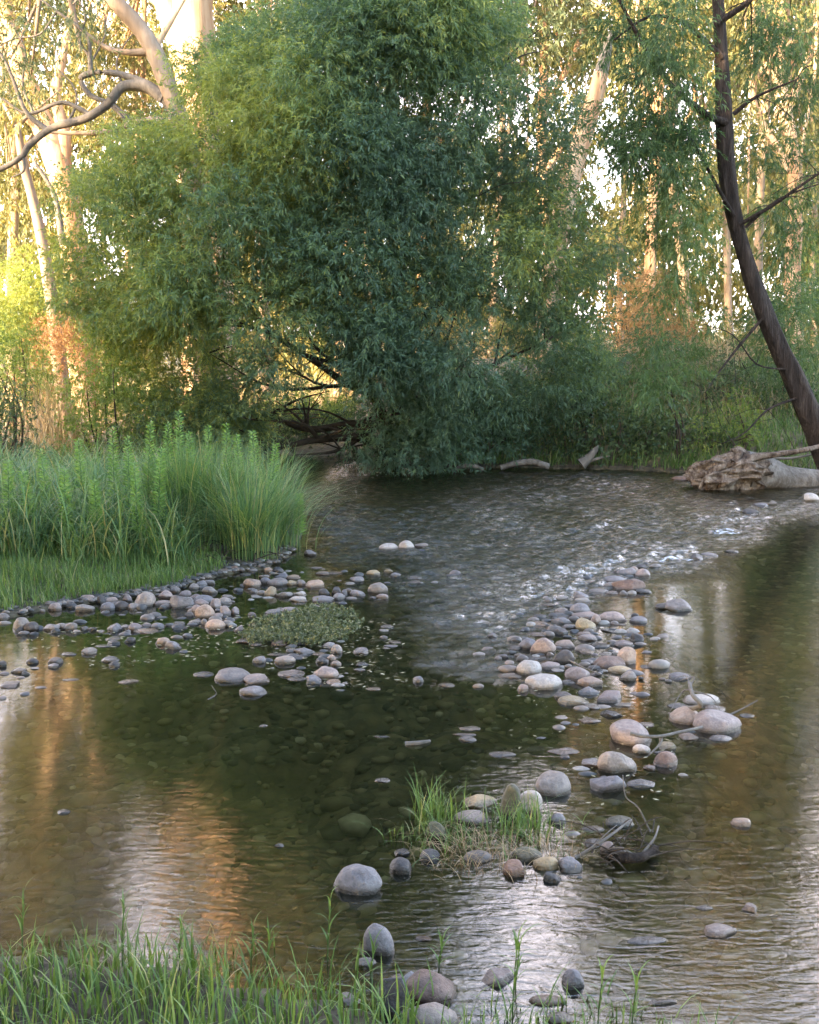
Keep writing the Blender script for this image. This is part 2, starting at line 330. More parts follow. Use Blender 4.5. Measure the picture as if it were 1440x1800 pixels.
# ------------------------------------------------------------------ the stones, as read from the photo: u, waterline v, width, height, colour
Z_ROW1, Z_ROW2, Z_HEAP = 'inner shore row below the grass', 'outer row off the grassy bank', 'stone heap beside the small backwater'
Z_LEFT, Z_MID, Z_FAR = 'stones standing alone in the shaded pool', 'patch around the floating plants', 'line between sedge and rapids'
Z_BTOP, Z_BMID, Z_BLOW = 'far end of the cobble bar', 'middle of the cobble bar', 'near part of the cobble bar'
Z_TWIG, Z_TUFT, Z_FRONT, Z_POOL, Z_RAP = 'heap under the dead twigs', 'grass tuft in the stream', 'near grassy edge', 'open clear pool beyond the tuft', 'lip of the rapids'
STONES = {
Z_ROW1: """2 1090 22 12 g;94 1074 22 14 p;108 1068 18 12 g;145 1076 34 18 g;123 1070 18 14 d;151 1060 26 15 p;168 1052 26 12 d;186 1074 26 15 b;176 1061 18 14 d;193 1060 24 10 p;211 1071 25 15 d;224 1058 18 12 p;233 1073 22 12 g;248 1068 36 26 g;262 1057 18 16 r;255 1038 22 12 b;288 1054 26 16 p;306 1042 20 10 g;282 1066 38 11 p;315 1070 42 28 b;324 1050 20 12 p;285 1071 12 7 b;340 1036 20 10 g""",
Z_HEAP: """344 1056 24 12 p;352 1066 28 13 p;358 1062 38 16 b;377 1070 22 18 p;393 1063 26 13 g;359 1087 32 24 t;394 1083 20 18 p;411 1081 18 14 p;382 1088 20 10 p;374 1107 36 18 t;358 1098 12 10 r;400 1102 20 12 g;403 1092 16 8 g;345 1095 14 9 g;346 1078 20 14 p;367 1044 26 13 g;399 1053 22 8 g;418 1041 18 8 d;441 1033 30 18 t;445 1042 14 7 p;367 1028 22 10 b;352 1032 20 12 b;330 1058 16 9 g;332 1084 14 8 p""",
Z_ROW2: """33 1109 28 24 g;50 1111 26 18 d;31 1112 14 10 d;69 1107 14 8 d;87 1110 32 15 g;97 1113 14 9 g;108 1107 16 12 g;121 1109 22 14 g;146 1109 14 8 d;160 1110 18 9 d;200 1112 26 16 b;218 1107 18 9 g;222 1114 12 7 d;235 1109 24 15 p;256 1104 20 10 p;252 1114 42 10 t;276 1106 22 11 b;312 1108 28 11 d;316 1099 22 8 g;342 1098 22 9 g;297 1101 14 7 g;132 1113 14 6 g;176 1112 14 6 b""",
Z_LEFT: """227 1130 18 10 d;200 1135 26 10 d;197 1126 26 8 g;301 1142 30 16 b;284 1134 24 14 t;327 1121 18 8 b;322 1148 14 5 w;152 1151 28 14 g;119 1153 26 7 g;181 1138 28 5 g;55 1167 20 10 d;94 1168 26 13 d;92 1175 18 8 b;2 1173 14 11 d;31 1184 30 12 g;43 1187 14 7 d;5 1187 16 6 t;13 1210 32 12 p;36 1193 16 5 d;61 1177 16 5 d;70 1211 20 5 g;40 1223 17 7 b;121 1197 28 5 g;190 1165 30 11 b;199 1173 18 10 d;224 1202 34 9 t;356 1190 34 10 b;402 1200 64 26 g;450 1203 46 18 p;444 1223 46 18 b;657 1214 24 7 g;735 1200 18 12 b;787 1208 28 9 g;825 1285 36 9 g;818 1294 40 6 p;823 1304 28 10 b;673 1376 26 8 w;670 1297 28 5 d;110 1432 22 9 d;490 1490 16 8 t;2 1230 12 6 d;462 1278 14 5 g""",
Z_MID: """511 1191 46 14 p;521 1197 30 8 g;549 1203 28 16 b;573 1194 44 23 p;585 1203 24 9 t;594 1191 18 5 p;590 1171 20 10 t;582 1161 16 10 t;566 1167 22 12 d;636 1171 24 8 b;632 1180 18 6 w;606 1203 9 4 w;455 1166 22 13 b;498 1168 36 15 g;520 1159 26 8 b;533 1151 36 13 b;512 1147 18 7 p;490 1153 38 6 g;509 1140 18 7 p;490 1135 28 9 p;530 1133 30 9 g;432 1131 38 10 p;448 1135 24 6 g;577 1140 24 12 w;591 1149 20 15 g;635 1150 30 11 b;561 1153 22 6 t;480 1081 30 11 g;507 1078 30 11 p;511 1088 14 7 w;452 1101 34 7 w;576 1078 24 10 b;420 1111 18 12 b;442 1084 16 8 b;482 1093 24 5 g;680 1104 22 6 g;612 1106 18 5 g;675 1123 14 6 b;692 1131 24 6 g;686 1138 24 5 w""",
Z_FAR: """474 1049 20 17 y;498 1051 32 14 g;525 1049 24 11 w;525 1058 28 10 w;565 1060 40 13 b;571 1047 20 12 d;590 1046 18 13 d;595 1054 22 12 b;605 1048 10 11 r;614 1043 16 9 g;629 1049 26 12 b;665 1044 34 20 g;672 1053 20 9 p;656 1052 12 4 w;627 1024 24 11 b;631 1013 18 7 b;656 1012 24 10 y;682 1008 20 8 y;554 1034 38 17 t;487 1031 36 17 g;496 1018 26 12 b;512 1029 24 11 y;529 1030 16 11 g;514 1018 26 8 t;471 1006 18 9 t;489 1008 20 12 d;467 1027 20 12 b;465 1017 20 7 g;410 1004 18 9 r;392 1008 26 9 t;566 1011 24 7 t;586 1009 30 5 t;557 1000 20 4 w;544 977 22 10 b;431 1012 24 6 b;615 1028 16 5 y;695 1015 18 8 b;729 1018 24 6 b;795 1015 22 8 d;730 1026 26 6 g;684 967 34 12 w;714 966 26 16 w;742 962 24 8 g""",
Z_BTOP: """1130 1002 20 10 d;1154 997 18 6 d;1104 1012 32 15 b;1115 1008 18 12 t;1133 1015 26 15 p;1085 1009 12 7 d;1056 1021 18 7 g;1083 1025 40 13 b;1048 1026 24 6 t;1110 1040 56 25 r;1075 1033 22 10 g;1098 1046 14 8 w;1112 1045 16 7 b;1133 1043 26 8 d;1078 1046 28 8 p;1054 1045 32 10 g;1024 1054 28 15 b;1026 1059 26 9 w;988 1053 18 6 d;963 1065 26 6 g;1172 1072 34 12 d;1200 1075 50 21 g""",
Z_BMID: """1023 1079 36 19 b;1004 1068 20 6 g;993 1081 36 9 p;1081 1093 48 18 p;1126 1096 30 13 b;1091 1100 26 6 g;1031 1088 44 14 p;1048 1097 20 18 p;1033 1109 34 22 y;989 1097 34 12 b;950 1088 24 8 d;962 1093 16 6 g;987 1087 28 6 b;952 1102 42 10 t;975 1109 24 9 t;989 1116 26 12 d;1004 1105 24 9 b;1010 1113 16 7 g;1081 1113 40 9 w;1029 1118 24 8 p;943 1120 36 9 p;907 1129 20 10 d;866 1120 18 8 b;929 1142 34 20 b;904 1143 24 8 g;956 1150 42 29 p;996 1140 34 15 t;1037 1127 34 12 p;1056 1140 36 10 d;1097 1138 34 15 p;1122 1131 22 17 d;1087 1122 14 6 g;1031 1150 30 9 t;994 1167 36 25 d;1067 1153 22 7 w;1083 1152 16 9 w;1104 1168 34 28 t;1076 1176 54 23 r;943 1160 34 9 g;967 1154 14 8 b;933 1187 42 28 w;969 1177 34 13 p;885 1157 20 9 b;896 1169 16 8 b;897 1193 38 11 g;981 1181 22 6 b;1093 1185 40 15 y;1106 1197 28 18 g;1057 1184 10 5 w;1138 1175 24 6 b;1138 1149 18 6 p;1035 1168 26 9 b;1154 1125 16 6 b;1048 1188 20 7 p;1012 1178 18 7 g""",
Z_BLOW: """958 1213 64 31 w;920 1216 18 13 p;1019 1198 42 25 p;1001 1203 24 8 b;1045 1209 50 20 t;1038 1223 36 16 b;1075 1236 44 22 p;993 1230 30 14 d;1011 1241 50 18 y;1042 1247 30 11 g;1096 1243 32 8 w;1079 1263 38 15 d;1038 1271 38 11 t;995 1274 18 7 b;1113 1312 70 45 p;1137 1278 38 10 p;1131 1325 30 17 w;1176 1320 30 15 y;1171 1328 34 9 b;1173 1349 42 25 r;1091 1360 66 40 g;1044 1350 38 16 b;1068 1394 64 34 b;1131 1385 48 15 b;1146 1355 24 10 p;993 1327 52 12 p;995 1334 18 8 d;884 1331 44 11 g;952 1300 16 5 p""",
Z_TWIG: """1199 1196 40 14 b;1240 1240 60 22 w;1195 1246 34 10 b;1262 1253 36 14 p;1212 1274 56 31 t;1271 1290 80 40 p;1212 1301 38 15 p;1271 1303 38 11 b;1318 1262 26 8 d;1118 1222 16 6 r""",
Z_TUFT: """901 1438 36 60 m;930 1432 46 44 w;974 1400 60 40 g;842 1424 62 26 y;833 1450 62 26 g;765 1478 36 34 m;754 1516 36 22 d;906 1543 38 30 r;964 1531 46 24 y;1005 1535 40 26 b;975 1554 32 22 d;928 1517 50 26 m;983 1450 26 18 b;1093 1455 46 20 m;1047 1491 34 16 d;1070 1503 26 24 p;1045 1462 40 10 g;705 1537 36 28 d;706 1506 26 15 d""",
Z_FRONT: """630 1574 84 52 b;666 1682 50 52 b;643 1698 34 14 w;760 1768 88 60 r;755 1816 104 50 g;690 1788 52 74 d;722 1752 40 34 w;875 1735 58 30 p;1010 1740 36 34 b;965 1768 60 18 t;318 1725 30 26 p;333 1762 26 14 d;745 1655 26 10 r;612 1770 40 24 g;985 1800 44 20 g;700 1722 20 10 g""",
Z_POOL: """1140 1660 66 12 b;1268 1648 62 23 p;1323 1604 32 16 p;1240 1600 28 8 g;1308 1454 34 18 t;1165 1768 50 12 g""",
Z_RAP: """1202 845 32 8 r;1342 891 30 7 b;1361 886 16 6 d;1323 904 26 10 d;1430 881 28 14 w;1225 985 24 11 d;1250 979 30 8 b;1290 972 24 6 d;1190 988 20 6 b""",
}
st = []
for zone, s in STONES.items():
    for r_ in s.split(';'):
        u, v, ww, hh, c = r_.split()
        st.append([float(u), float(v), float(ww), float(hh), c, zone])
ST = []
for (u, v, ww, hh, c, zone) in st:
    P = px(u, v)
    dz = P.y * CP + CAM_H * SP
    ww *= 1.12; hh *= 1.04
    a = ww * dz / FPX / 2
    al = math.atan2(CAM_H, P.y)
    H = hh * dz / FPX
    b_ = a * random.uniform(.7, .95)
    b_ = min(b_, .42 * H / math.sin(al))
    b_ = max(b_, a * .35)
    s_ = max(H - b_ * math.sin(al), .25 * H)
    c_ = math.sqrt(max(s_ * s_ - (b_ * math.sin(al)) ** 2, (.3 * H) ** 2)) / math.cos(al)
    ST.append((P.x, P.y + b_ * .95, a, b_, c_, c, zone, u, v, ww, hh))
SXY = np.array([(q[0], q[1], q[2]) for q in ST])
order = sorted(range(len(ST)), key=lambda i: -ST[i][9] * ST[i][10])
KEEP = set(order[:300])                                  # the rest are pebbles of the gravel

# ------------------------------------------------------------------ terrain
def W(u, v):
    p = px(u, v); return (p.x, p.y)
RIVER = [W(-500, 1640), W(-100, 1668), W(120, 1690), W(300, 1706), W(480, 1740), W(640, 1775), W(800, 1830), (.8, 2.2), (2.2, 2.05), (4.5, 1.6), (9, 0), (16, 2), (20, 9),
         (14, 13.6), (9, 14.2), W(1440, 838), W(1300, 838), W(1200, 832), W(1100, 826), W(1000, 824), W(900, 822), W(800, 824), W(700, 822), (-.6, 16.5), (-3, 18.4), (-12, 19.5),
         (-12, 16.6), (-4.5, 15.8), (-2.2, 14.4), W(520, 885), W(535, 930), W(515, 975), W(470, 1000), W(400, 1010), W(345, 1025), W(290, 1044), W(200, 1056), W(110, 1068), W(20, 1086), W(-120, 1100), W(-700, 1130), (-14, 5), (-12, 3)]
def sdf(X, Y, poly):
    """signed distance, negative inside"""
    P = np.array(poly); N = len(P)
    d = np.full(X.shape, 1e9); ins = np.zeros(X.shape, bool)
    for i in range(N):
        a, b = P[i], P[(i + 1) % N]
        e = b - a
        wx, wy = X - a[0], Y - a[1]
        t = np.clip((wx * e[0] + wy * e[1]) / (e @ e), 0, 1)
        d = np.minimum(d, np.hypot(wx - t * e[0], wy - t * e[1]))
        c = ((a[1] > Y) != (b[1] > Y))
        xi = a[0] + (Y - a[1]) / (b[1] - a[1] + 1e-12) * (b[0] - a[0])
        ins ^= c & (X < xi)
    return np.where(ins, -d, d)
def sstep(x, a, b):
    t = np.clip((x - a) / (b - a), 0, 1); return t * t * (3 - 2 * t)
def terrain(X, Y):
    X = np.asarray(X, float); Y = np.asarray(Y, float)
    d = sdf(X, Y, RIVER)
    P = np.stack([X, Y, 0 * X], -1)
    n1 = vn3(P, 1.1, 2) * .5 + vn3(P, 3.7, 5) * .25
    inside = -.035 - .15 * sstep(-d, 0, 1.3) + .03 * n1 + .012 * vn3(P, 17, 1)
    # shallow over the bars
    shp = X.shape
    xf, yf = X.ravel(), Y.ravel()
    bar = np.full(xf.shape, 9.0)
    near = (yf < 18) & (np.abs(xf) < 8)
    xn, yn = xf[near], yf[near]
    bb = np.full(xn.shape, 9.0)
    for sx_, sy_, sa_ in SXY:
        bb = np.minimum(bb, np.maximum(np.hypot(xn - sx_, yn - sy_) - sa_, 0))
    bar[near] = bb
    bar = bar.reshape(shp)
    shallow = -.03 - .20 * sstep(bar, 0, .5) + .012 * n1 + .008 * vn3(P, 17, 1)
    inside = np.maximum(inside, np.minimum(shallow, -.022))
    # near clear pool shallows
    far = sstep(Y, 12.5, 15.5) * sstep(X, -2.5, 0.5)
    right = sstep(X, 4.5, 8) * sstep(Y, 11, 14)
    steep = np.maximum(far, right)
    low = .015 + .10 * sstep(d, 0, 1.2) + .10 * sstep(d, .5, 6)
    high = .05 + .42 * sstep(d, 0, 1.3) + 1.05 * sstep(d, .6, 5.5)
    out = low * (1 - steep) + high * steep + .03 * n1 * sstep(d, .1, 1) + .25 * vn3(P, .12, 3) * sstep(d, 6, 20) + .02 * np.maximum(np.hypot(X, Y) - 35, 0)
    out = np.minimum(out, 9)
    return np.where(d < 0, inside, out)
def gz(x, y):
    return float(terrain(np.array([x]), np.array([y]))[0])

def axis(c0, c1, step, ext, growth=1.16):
    mid = list(np.arange(c0, c1 + step, step))
    s, v, lo = step, mid[0], []
    while v > -ext: s *= growth; v -= s; lo.append(v)
    s, v, hi = step, mid[-1], []
    while v < ext: s *= growth; v += s; hi.append(v)
    return np.array(lo[::-1] + mid + hi)
gx, gy = axis(-7.5, 7.5, .05, 600), axis(1.2, 18, .05, 600)
GX, GY = np.meshgrid(gx, gy)
GZ = terrain(GX, GY)
def gridmesh(GX, GY, GZ):
    h, w_ = GX.shape
    i = np.arange(h * w_).reshape(h, w_)
    F = np.stack([i[:-1, :-1], i[:-1, 1:], i[1:, 1:], i[1:, :-1]], -1).reshape(-1, 4)
    return np.stack([GX, GY, GZ], -1).reshape(-1, 3), F
m, nt, b, out = nodes("bank_and_bed")
co = nt.nodes.new("ShaderNodeTexCoord").outputs["Object"]
vor = nt.nodes.new("ShaderNodeTexVoronoi"); vor.inputs["Scale"].default_value = 13; nt.links.new(co, vor.inputs["Vector"])
vor.inputs["Randomness"].default_value = 1
vor2 = nt.nodes.new("ShaderNodeTexVoronoi"); vor2.inputs["Scale"].default_value = 42; nt.links.new(co, vor2.inputs["Vector"])
bedc = ramp(nt, [(0, (.05, .042, .022)), (.4, (.11, .09, .048)), (.7, (.17, .14, .08)), (1, (.25, .21, .14))], vor.outputs["Color"])
bedc = mixc(nt, .5, bedc, ramp(nt, [(.25, (.35, .33, .25)), (.6, (1.25, 1.15, .9))], noise(nt, 3.2, 5, co)), 'MULTIPLY')
bedc = mixc(nt, 1.0, bedc, ramp(nt, [(.0, (1.1, 1.1, 1.1)), (.35, (.95, .95, .95)), (.6, (.6, .6, .6))], vor.outputs["Distance"]), 'MULTIPLY')
soil = ramp(nt, [(.25, (.05, .04, .025)), (.5, (.12, .09, .055)), (.75, (.24, .18, .10))], noise(nt, 5, 6, co))
soil = mixc(nt, .5, soil, ramp(nt, [(.2, (.5, .5, .5)), (.7, (1.4, 1.35, 1.2))], vor2.outputs["Color"]), 'MULTIPLY')
dryg = ramp(nt, [(.3, (.14, .13, .045)), (.5, (.26, .20, .08)), (.7, (.40, .31, .15))], noise(nt, 1.2, 8, co, .7))
geo = nt.nodes.new("ShaderNodeNewGeometry"); sx = nt.nodes.new("ShaderNodeSeparateXYZ"); nt.links.new(geo.outputs["Position"], sx.inputs[0])
wt = nt.nodes.new("ShaderNodeMapRange"); wt.inputs[1].default_value = .03; wt.inputs[2].default_value = .12; wt.inputs[3].default_value = .3; nt.links.new(sx.outputs[2], wt.inputs[0])
soil = mixc(nt, 1.0, soil, wt.outputs[0], 'MULTIPLY')
f = nt.nodes.new("ShaderNodeMapRange"); f.inputs[1].default_value = -.02; f.inputs[2].default_value = .04; nt.links.new(sx.outputs[2], f.inputs[0])
f2 = nt.nodes.new("ShaderNodeMapRange"); f2.inputs[1].default_value = 23; f2.inputs[2].default_value = 28; nt.links.new(sx.outputs[1], f2.inputs[0])
nt.links.new(mixc(nt, f2.outputs[0], mixc(nt, f.outputs[0], bedc, soil), dryg), b.inputs["Base Color"])
b.inputs["Roughness"].default_value = .85
hh_ = math_(nt, 'SUBTRACT', math_(nt, 'MULTIPLY', noise(nt, 30, 4, co), .5), vor.outputs["Distance"])
nt.links.new(bump(nt, hh_, .8, .03), b.inputs["Normal"])
V, F = gridmesh(GX, GY, GZ)
tag(mk("ground", V, F, m), "pebbly stream bed and earthy grassy banks rising to the gum woodland", kind="structure")

# ------------------------------------------------------------------ water
m, nt, b, out = nodes("stream_water")
nt.nodes.remove(b)
co = nt.nodes.new("ShaderNodeTexCoord").outputs["Object"]
rif, rip, foam = attr(nt, "riffle"), attr(nt, "ripple"), attr(nt, "foam")
n1 = noise(nt, 7, 3, co, .5, (.8, 1.2, 1))
n2 = noise(nt, 24, 3, co, .5, (.45, 1.5, 1), .9)
n3 = noise(nt, 70, 3, co, .6, (.5, 1.4, 1), .5)
hcalm = math_(nt, 'ADD', math_(nt, 'MULTIPLY', n1, .0012), math_(nt, 'ADD', math_(nt, 'MULTIPLY', n2, .0015), math_(nt, 'MULTIPLY', n3, .00030)))
hcalm = math_(nt, 'MULTIPLY', hcalm, rip)
r1 = noise(nt, 16, 6, co, .7, (.8, 1.1, 1), .8)
hr = math_(nt, 'MULTIPLY', math_(nt, 'MULTIPLY', r1, .045), rif)
bp = nt.nodes.new("ShaderNodeBump"); bp.inputs["Strength"].default_value = 1; bp.inputs["Distance"].default_value = 1
nt.links.new(math_(nt, 'ADD', hcalm, hr), bp.inputs["Height"])
fr = nt.nodes.new("ShaderNodeFresnel"); fr.inputs[0].default_value = 1.7; nt.links.new(bp.outputs[0], fr.inputs["Normal"])
gl = nt.nodes.new("ShaderNodeBsdfGlossy"); gl.inputs["Roughness"].default_value = .0; nt.links.new(bp.outputs[0], gl.inputs["Normal"])
tr = nt.nodes.new("ShaderNodeBsdfTransparent"); tr.inputs[0].default_value = (.80, .77, .54, 1)
df = nt.nodes.new("ShaderNodeBsdfDiffuse"); df.inputs[0].default_value = (.030, .030, .013, 1)
mu = nt.nodes.new("ShaderNodeMixShader"); mu.inputs[0].default_value = .16
nt.links.new(tr.outputs[0], mu.inputs[1]); nt.links.new(df.outputs[0], mu.inputs[2])
m1 = nt.nodes.new("ShaderNodeMixShader"); nt.links.new(fr.outputs[0], m1.inputs[0]); nt.links.new(mu.outputs[0], m1.inputs[1]); nt.links.new(gl.outputs[0], m1.inputs[2])
fd = nt.nodes.new("ShaderNodeBsdfDiffuse"); fd.inputs[0].default_value = (.8, .82, .85, 1)
m2 = nt.nodes.new("ShaderNodeMixShader"); nt.links.new(m1.outputs[0], m2.inputs[1]); nt.links.new(fd.outputs[0], m2.inputs[2])
fn = noise(nt, 22, 6, co, .75, (.6, 1.5, 1), .5)
fth = math_(nt, 'MULTIPLY', math_(nt, 'SUBTRACT', math_(nt, 'ADD', fn, foam), 1.08), 7, True)
nt.links.new(fth, m2.inputs[0])
nt.links.new(m2.outputs[0], out.inputs[0])
wx, wy = axis(-4.5, 6.0, .026, 22, 1.2), axis(1.4, 16.5, .02, 20, 1.25)
wy = wy[(wy > -3)]
WX, WY = np.meshgrid(wx, wy)
WU, WV = to_px(WX, WY)
RP = [(590, 842), (760, 830), (1000, 832), (1230, 848), (1430, 872), (1345, 960), (1230, 982), (1140, 996), (1080, 1030), (1000, 1070), (930, 1110), (880, 1160), (820, 1150), (760, 1120), (700, 1060), (640, 1000), (560, 965), (560, 900)]
rs = -sdf(WU, WV, RP)
rs = rs + 55 * vn3(np.stack([WU / 90, WV / 30, 0 * WU], -1), .9, 21) + 25 * vn3(np.stack([WU / 40, WV / 13, 0 * WU], -1), .9, 11)
riffle = sstep(rs, -70, 110)
P3 = np.stack([WU / 60, WV / 22, 0 * WU], -1)
patch = .5 + .5 * sstep(vn3(P3, .55, 4) + .5 * vn3(P3, 1.3, 9), -.25, .35)
riffle = riffle * patch
inview = (WV > 780) & (WV < 2400)
riffle = np.where(inview, riffle, 0)
ripple = (.34 + .3 * vn3(np.stack([WX, WY, 0 * WX], -1), 1.6, 31)) * (.8 + .2 * vn3(np.stack([WX, WY, 0 * WX], -1), 5, 3)) + .95 * sstep(WV, 1280, 1560) + .35 * sstep(WU, 1100, 1250) * (WV < 1400) + .8 * np.exp(-((WU - 860) / 200) ** 2 - ((WV - 1370) / 60) ** 2)
ripple = ripple * (1 - .6 * sstep(riffle, .1, .6))
def spot(u, v, a, b_, s=1.0): return s * np.exp(-((WU - u) / a) ** 2 - ((WV - v) / b_) ** 2)
foamf = .34 * riffle + spot(1275, 938, 48, 12, .5) + spot(1190, 985, 60, 5, .46) + spot(1300, 962, 50, 6, .4) + spot(700, 880, 90, 12, .2) + spot(715, 957, 70, 10, .32) + spot(1000, 862, 120, 10, .16) + spot(890, 1000, 120, 10, .12) + spot(640, 910, 60, 10, .12) + spot(1320, 868, 90, 4, .42)
foamf = np.where(inview, foamf, 0)
P3 = np.stack([WX, WY, 0 * WX], -1)
wr = np.random.default_rng(77)
WZ = np.zeros_like(WX)
NW = 46
for k in range(NW):                                      # a spectrum of small crossing waves
    lam = .060 * (5.0 ** (k / NW)); th = wr.normal(1.75, .75); kk = 2 * math.pi / lam
    ph = kk * (WX * math.cos(th) + WY * math.sin(th)) + wr.uniform(0, 6.28) + 1.5 * np.sin(WX * wr.uniform(.5, 2) + WY * wr.uniform(.5, 2))
    WZ += lam * .014 * (np.sin(ph) + .3 * np.sin(2 * ph + 1))
WZ = WZ * riffle * 1.45 + .02 * spot(1275, 938, 60, 14) * (1 + vn3(P3, 12, 2)) + .012 * spot(1190, 985, 70, 7)
V, F = gridmesh(WX, WY, WZ)
tag(mk("stream_water", V, F, m, attrs={"riffle": riffle.ravel(), "ripple": ripple.ravel(), "foam": foamf.ravel()}), "shallow olive creek water with a shimmering riffle and mirror-like pools", kind="structure")

# ------------------------------------------------------------------ stones
import bmesh
bm = bmesh.new(); bmesh.ops.create_icosphere(bm, subdivisions=4, radius=1)
ICO = np.array([v.co[:] for v in bm.verts]); ICOF = np.array([[v.index for v in f.verts] for f in bm.faces]); bm.free()
SPECIAL = {
    (402, 1200): "large smooth grey cobble, biggest of the four standing in the shaded pool",
    (450, 1203): "mauve cobble touching the biggest grey cobble in the shaded pool",
    (444, 1223): "glossy blue-grey cobble in front of the biggest grey cobble in the shaded pool",
    (356, 1190): "low blue-grey cobble just beside the biggest grey cobble of the shaded pool",
    (315, 1070): "angular dark blue-grey rock standing in the backwater below the grass",
    (248, 1068): "largest rounded grey stone of the inner shore row below the grass",
    (359, 1087): "pinkish tan cobble crowning the heap beside the small backwater",
    (374, 1107): "low tan cobble at the foot of the heap beside the small backwater",
    (441, 1033): "pinkish tan domed stone alone in the water beside the sedge",
    (554, 1034): "triangular pinkish stone on the line between sedge and rapids",
    (665, 1044): "peaked grey stone ending the line between sedge and rapids",
    (1110, 1040): "big peaked red-brown rock at the far end of the cobble bar",
    (1200, 1075): "jagged grey rock alone in the pool beside the cobble bar",
    (1172, 1072): "low dark rock touching the jagged grey rock in the pool",
    (1033, 1109): "egg-shaped yellowish cobble in the middle of the bar, half tan half shaded",
    (1076, 1176): "broad red-brown rock leaning on a pink boulder in the cobble bar",
    (1104, 1168): "upright pinkish boulder behind the red-brown rock of the cobble bar",
    (956, 1150): "large mauve rounded cobble tilted on the stream side of the bar",
    (933, 1187): "large round pale stone with a speckled skin on the stream side of the bar",
    (958, 1213): "flat-topped pale stone, widest on the stream side of the cobble bar",
    (994, 1167): "blackish damp rock under the dead grass wisps in the cobble bar",
    (1011, 1241): "oval yellowish cobble with a wet dark rim on the near bar",
    (1079, 1263): "black mossy lump between the yellowish cobble and the big mauve boulder",
    (1113, 1312): "big sloping mauve boulder with a forked dead stick lying on it",
    (1131, 1325): "small pale egg-shaped stone under the forked dead stick",
    (1091, 1360): "large domed grey boulder right above a flat blue slab",
    (1068, 1394): "angular blue-grey slab in front of the large domed grey boulder",
    (1173, 1349): "two-toned reddish and blue stone mirrored in still water beside the domed boulder",
    (1271, 1290): "largest mauve boulder of the heap under the dead twigs",
    (1212, 1274): "pinkish tan boulder beside the largest boulder of the twig heap",
    (1240, 1240): "pale flat boulder behind the upright dead twig",
    (630, 1574): "large smooth dark blue-grey boulder alone in the rippled shallows",
    (666, 1682): "upright egg-shaped blue-grey stone behind the near grass",
    (760, 1768): "big cracked red-brown boulder at the near grassy edge",
    (755, 1816): "rounded grey boulder below the cracked red-brown boulder",
    (690, 1788): "tall angular blackish rock among the near grass blades",
    (722, 1752): "pale rock wedged between the blackish rock and the cracked boulder",
    (1268, 1648): "domed mauve stone with a bright waterline in the clear near pool",
    (1308, 1454): "small pinkish stone standing in the dark reflection of the leaning trunk",
    (1140, 1660): "flat blue-grey stone barely breaking the surface of the clear near pool",
    (901, 1438): "tall mossy boulder in the middle of the stream grass tuft",
    (930, 1432): "pale boulder behind the blades, beside the tall mossy one",
    (974, 1400): "grey boulder at the far corner of the stream grass tuft",
    (1202, 845): "low rust-red stone in the water beside the root ball of the log",
}
SPLEFT = dict(SPECIAL)
cls = {}
for i, q in enumerate(ST):
    size = 'small' if q[9] < 20 else ('middling' if q[9] < 36 else 'large')
    if (int(q[7]), int(q[8])) in SPECIAL or i not in KEEP: continue
    shp = 'flat' if q[10] / q[9] < .32 else ('tall' if q[10] / q[9] > .62 else 'round')
    cls.setdefault((size, shp, q[5], q[6]), []).append(i)
ORD = ['only', 'second', 'third', 'fourth', 'fifth', 'sixth', 'seventh', 'eighth', 'ninth', 'tenth', 'eleventh', 'twelfth']
LAB = {}
for (size, shp, c, zone), ids in cls.items():
    ids.sort(key=lambda i: ST[i][1])
    for k, i in enumerate(ids):
        if len(ids) == 1: LAB[i] = f"{size} {shp} {CNAME[c]} stone, {zone}"
        else: LAB[i] = f"{size} {shp} {CNAME[c]} stone, {'first' if k == 0 else ORD[k]} one from the camera, {zone}"
ANG = {(315, 1070), (1068, 1394), (690, 1788), (1200, 1075), (1172, 1072), (1110, 1040), (1079, 1263), (722, 1752), (1075, 1236), (1122, 1131), (665, 1044), (554, 1034), (906, 1543), (1323, 904)}
GRP = {Z_ROW1: "stones of the inner shore row", Z_ROW2: "stones of the outer row", Z_HEAP: "stones heaped beside the backwater", Z_LEFT: "stones in the shaded pool",
       Z_MID: "stones around the floating plants", Z_FAR: "stones between sedge and rapids", Z_BTOP: "stones at the far end of the bar", Z_BMID: "stones in the middle of the bar",
       Z_BLOW: "stones of the near bar", Z_TWIG: "stones under the dead twigs", Z_TUFT: "stones around the stream grass tuft", Z_FRONT: "stones at the near edge", Z_POOL: "stones in the clear near pool", Z_RAP: "stones at the lip of the rapids"}
GRAV = []
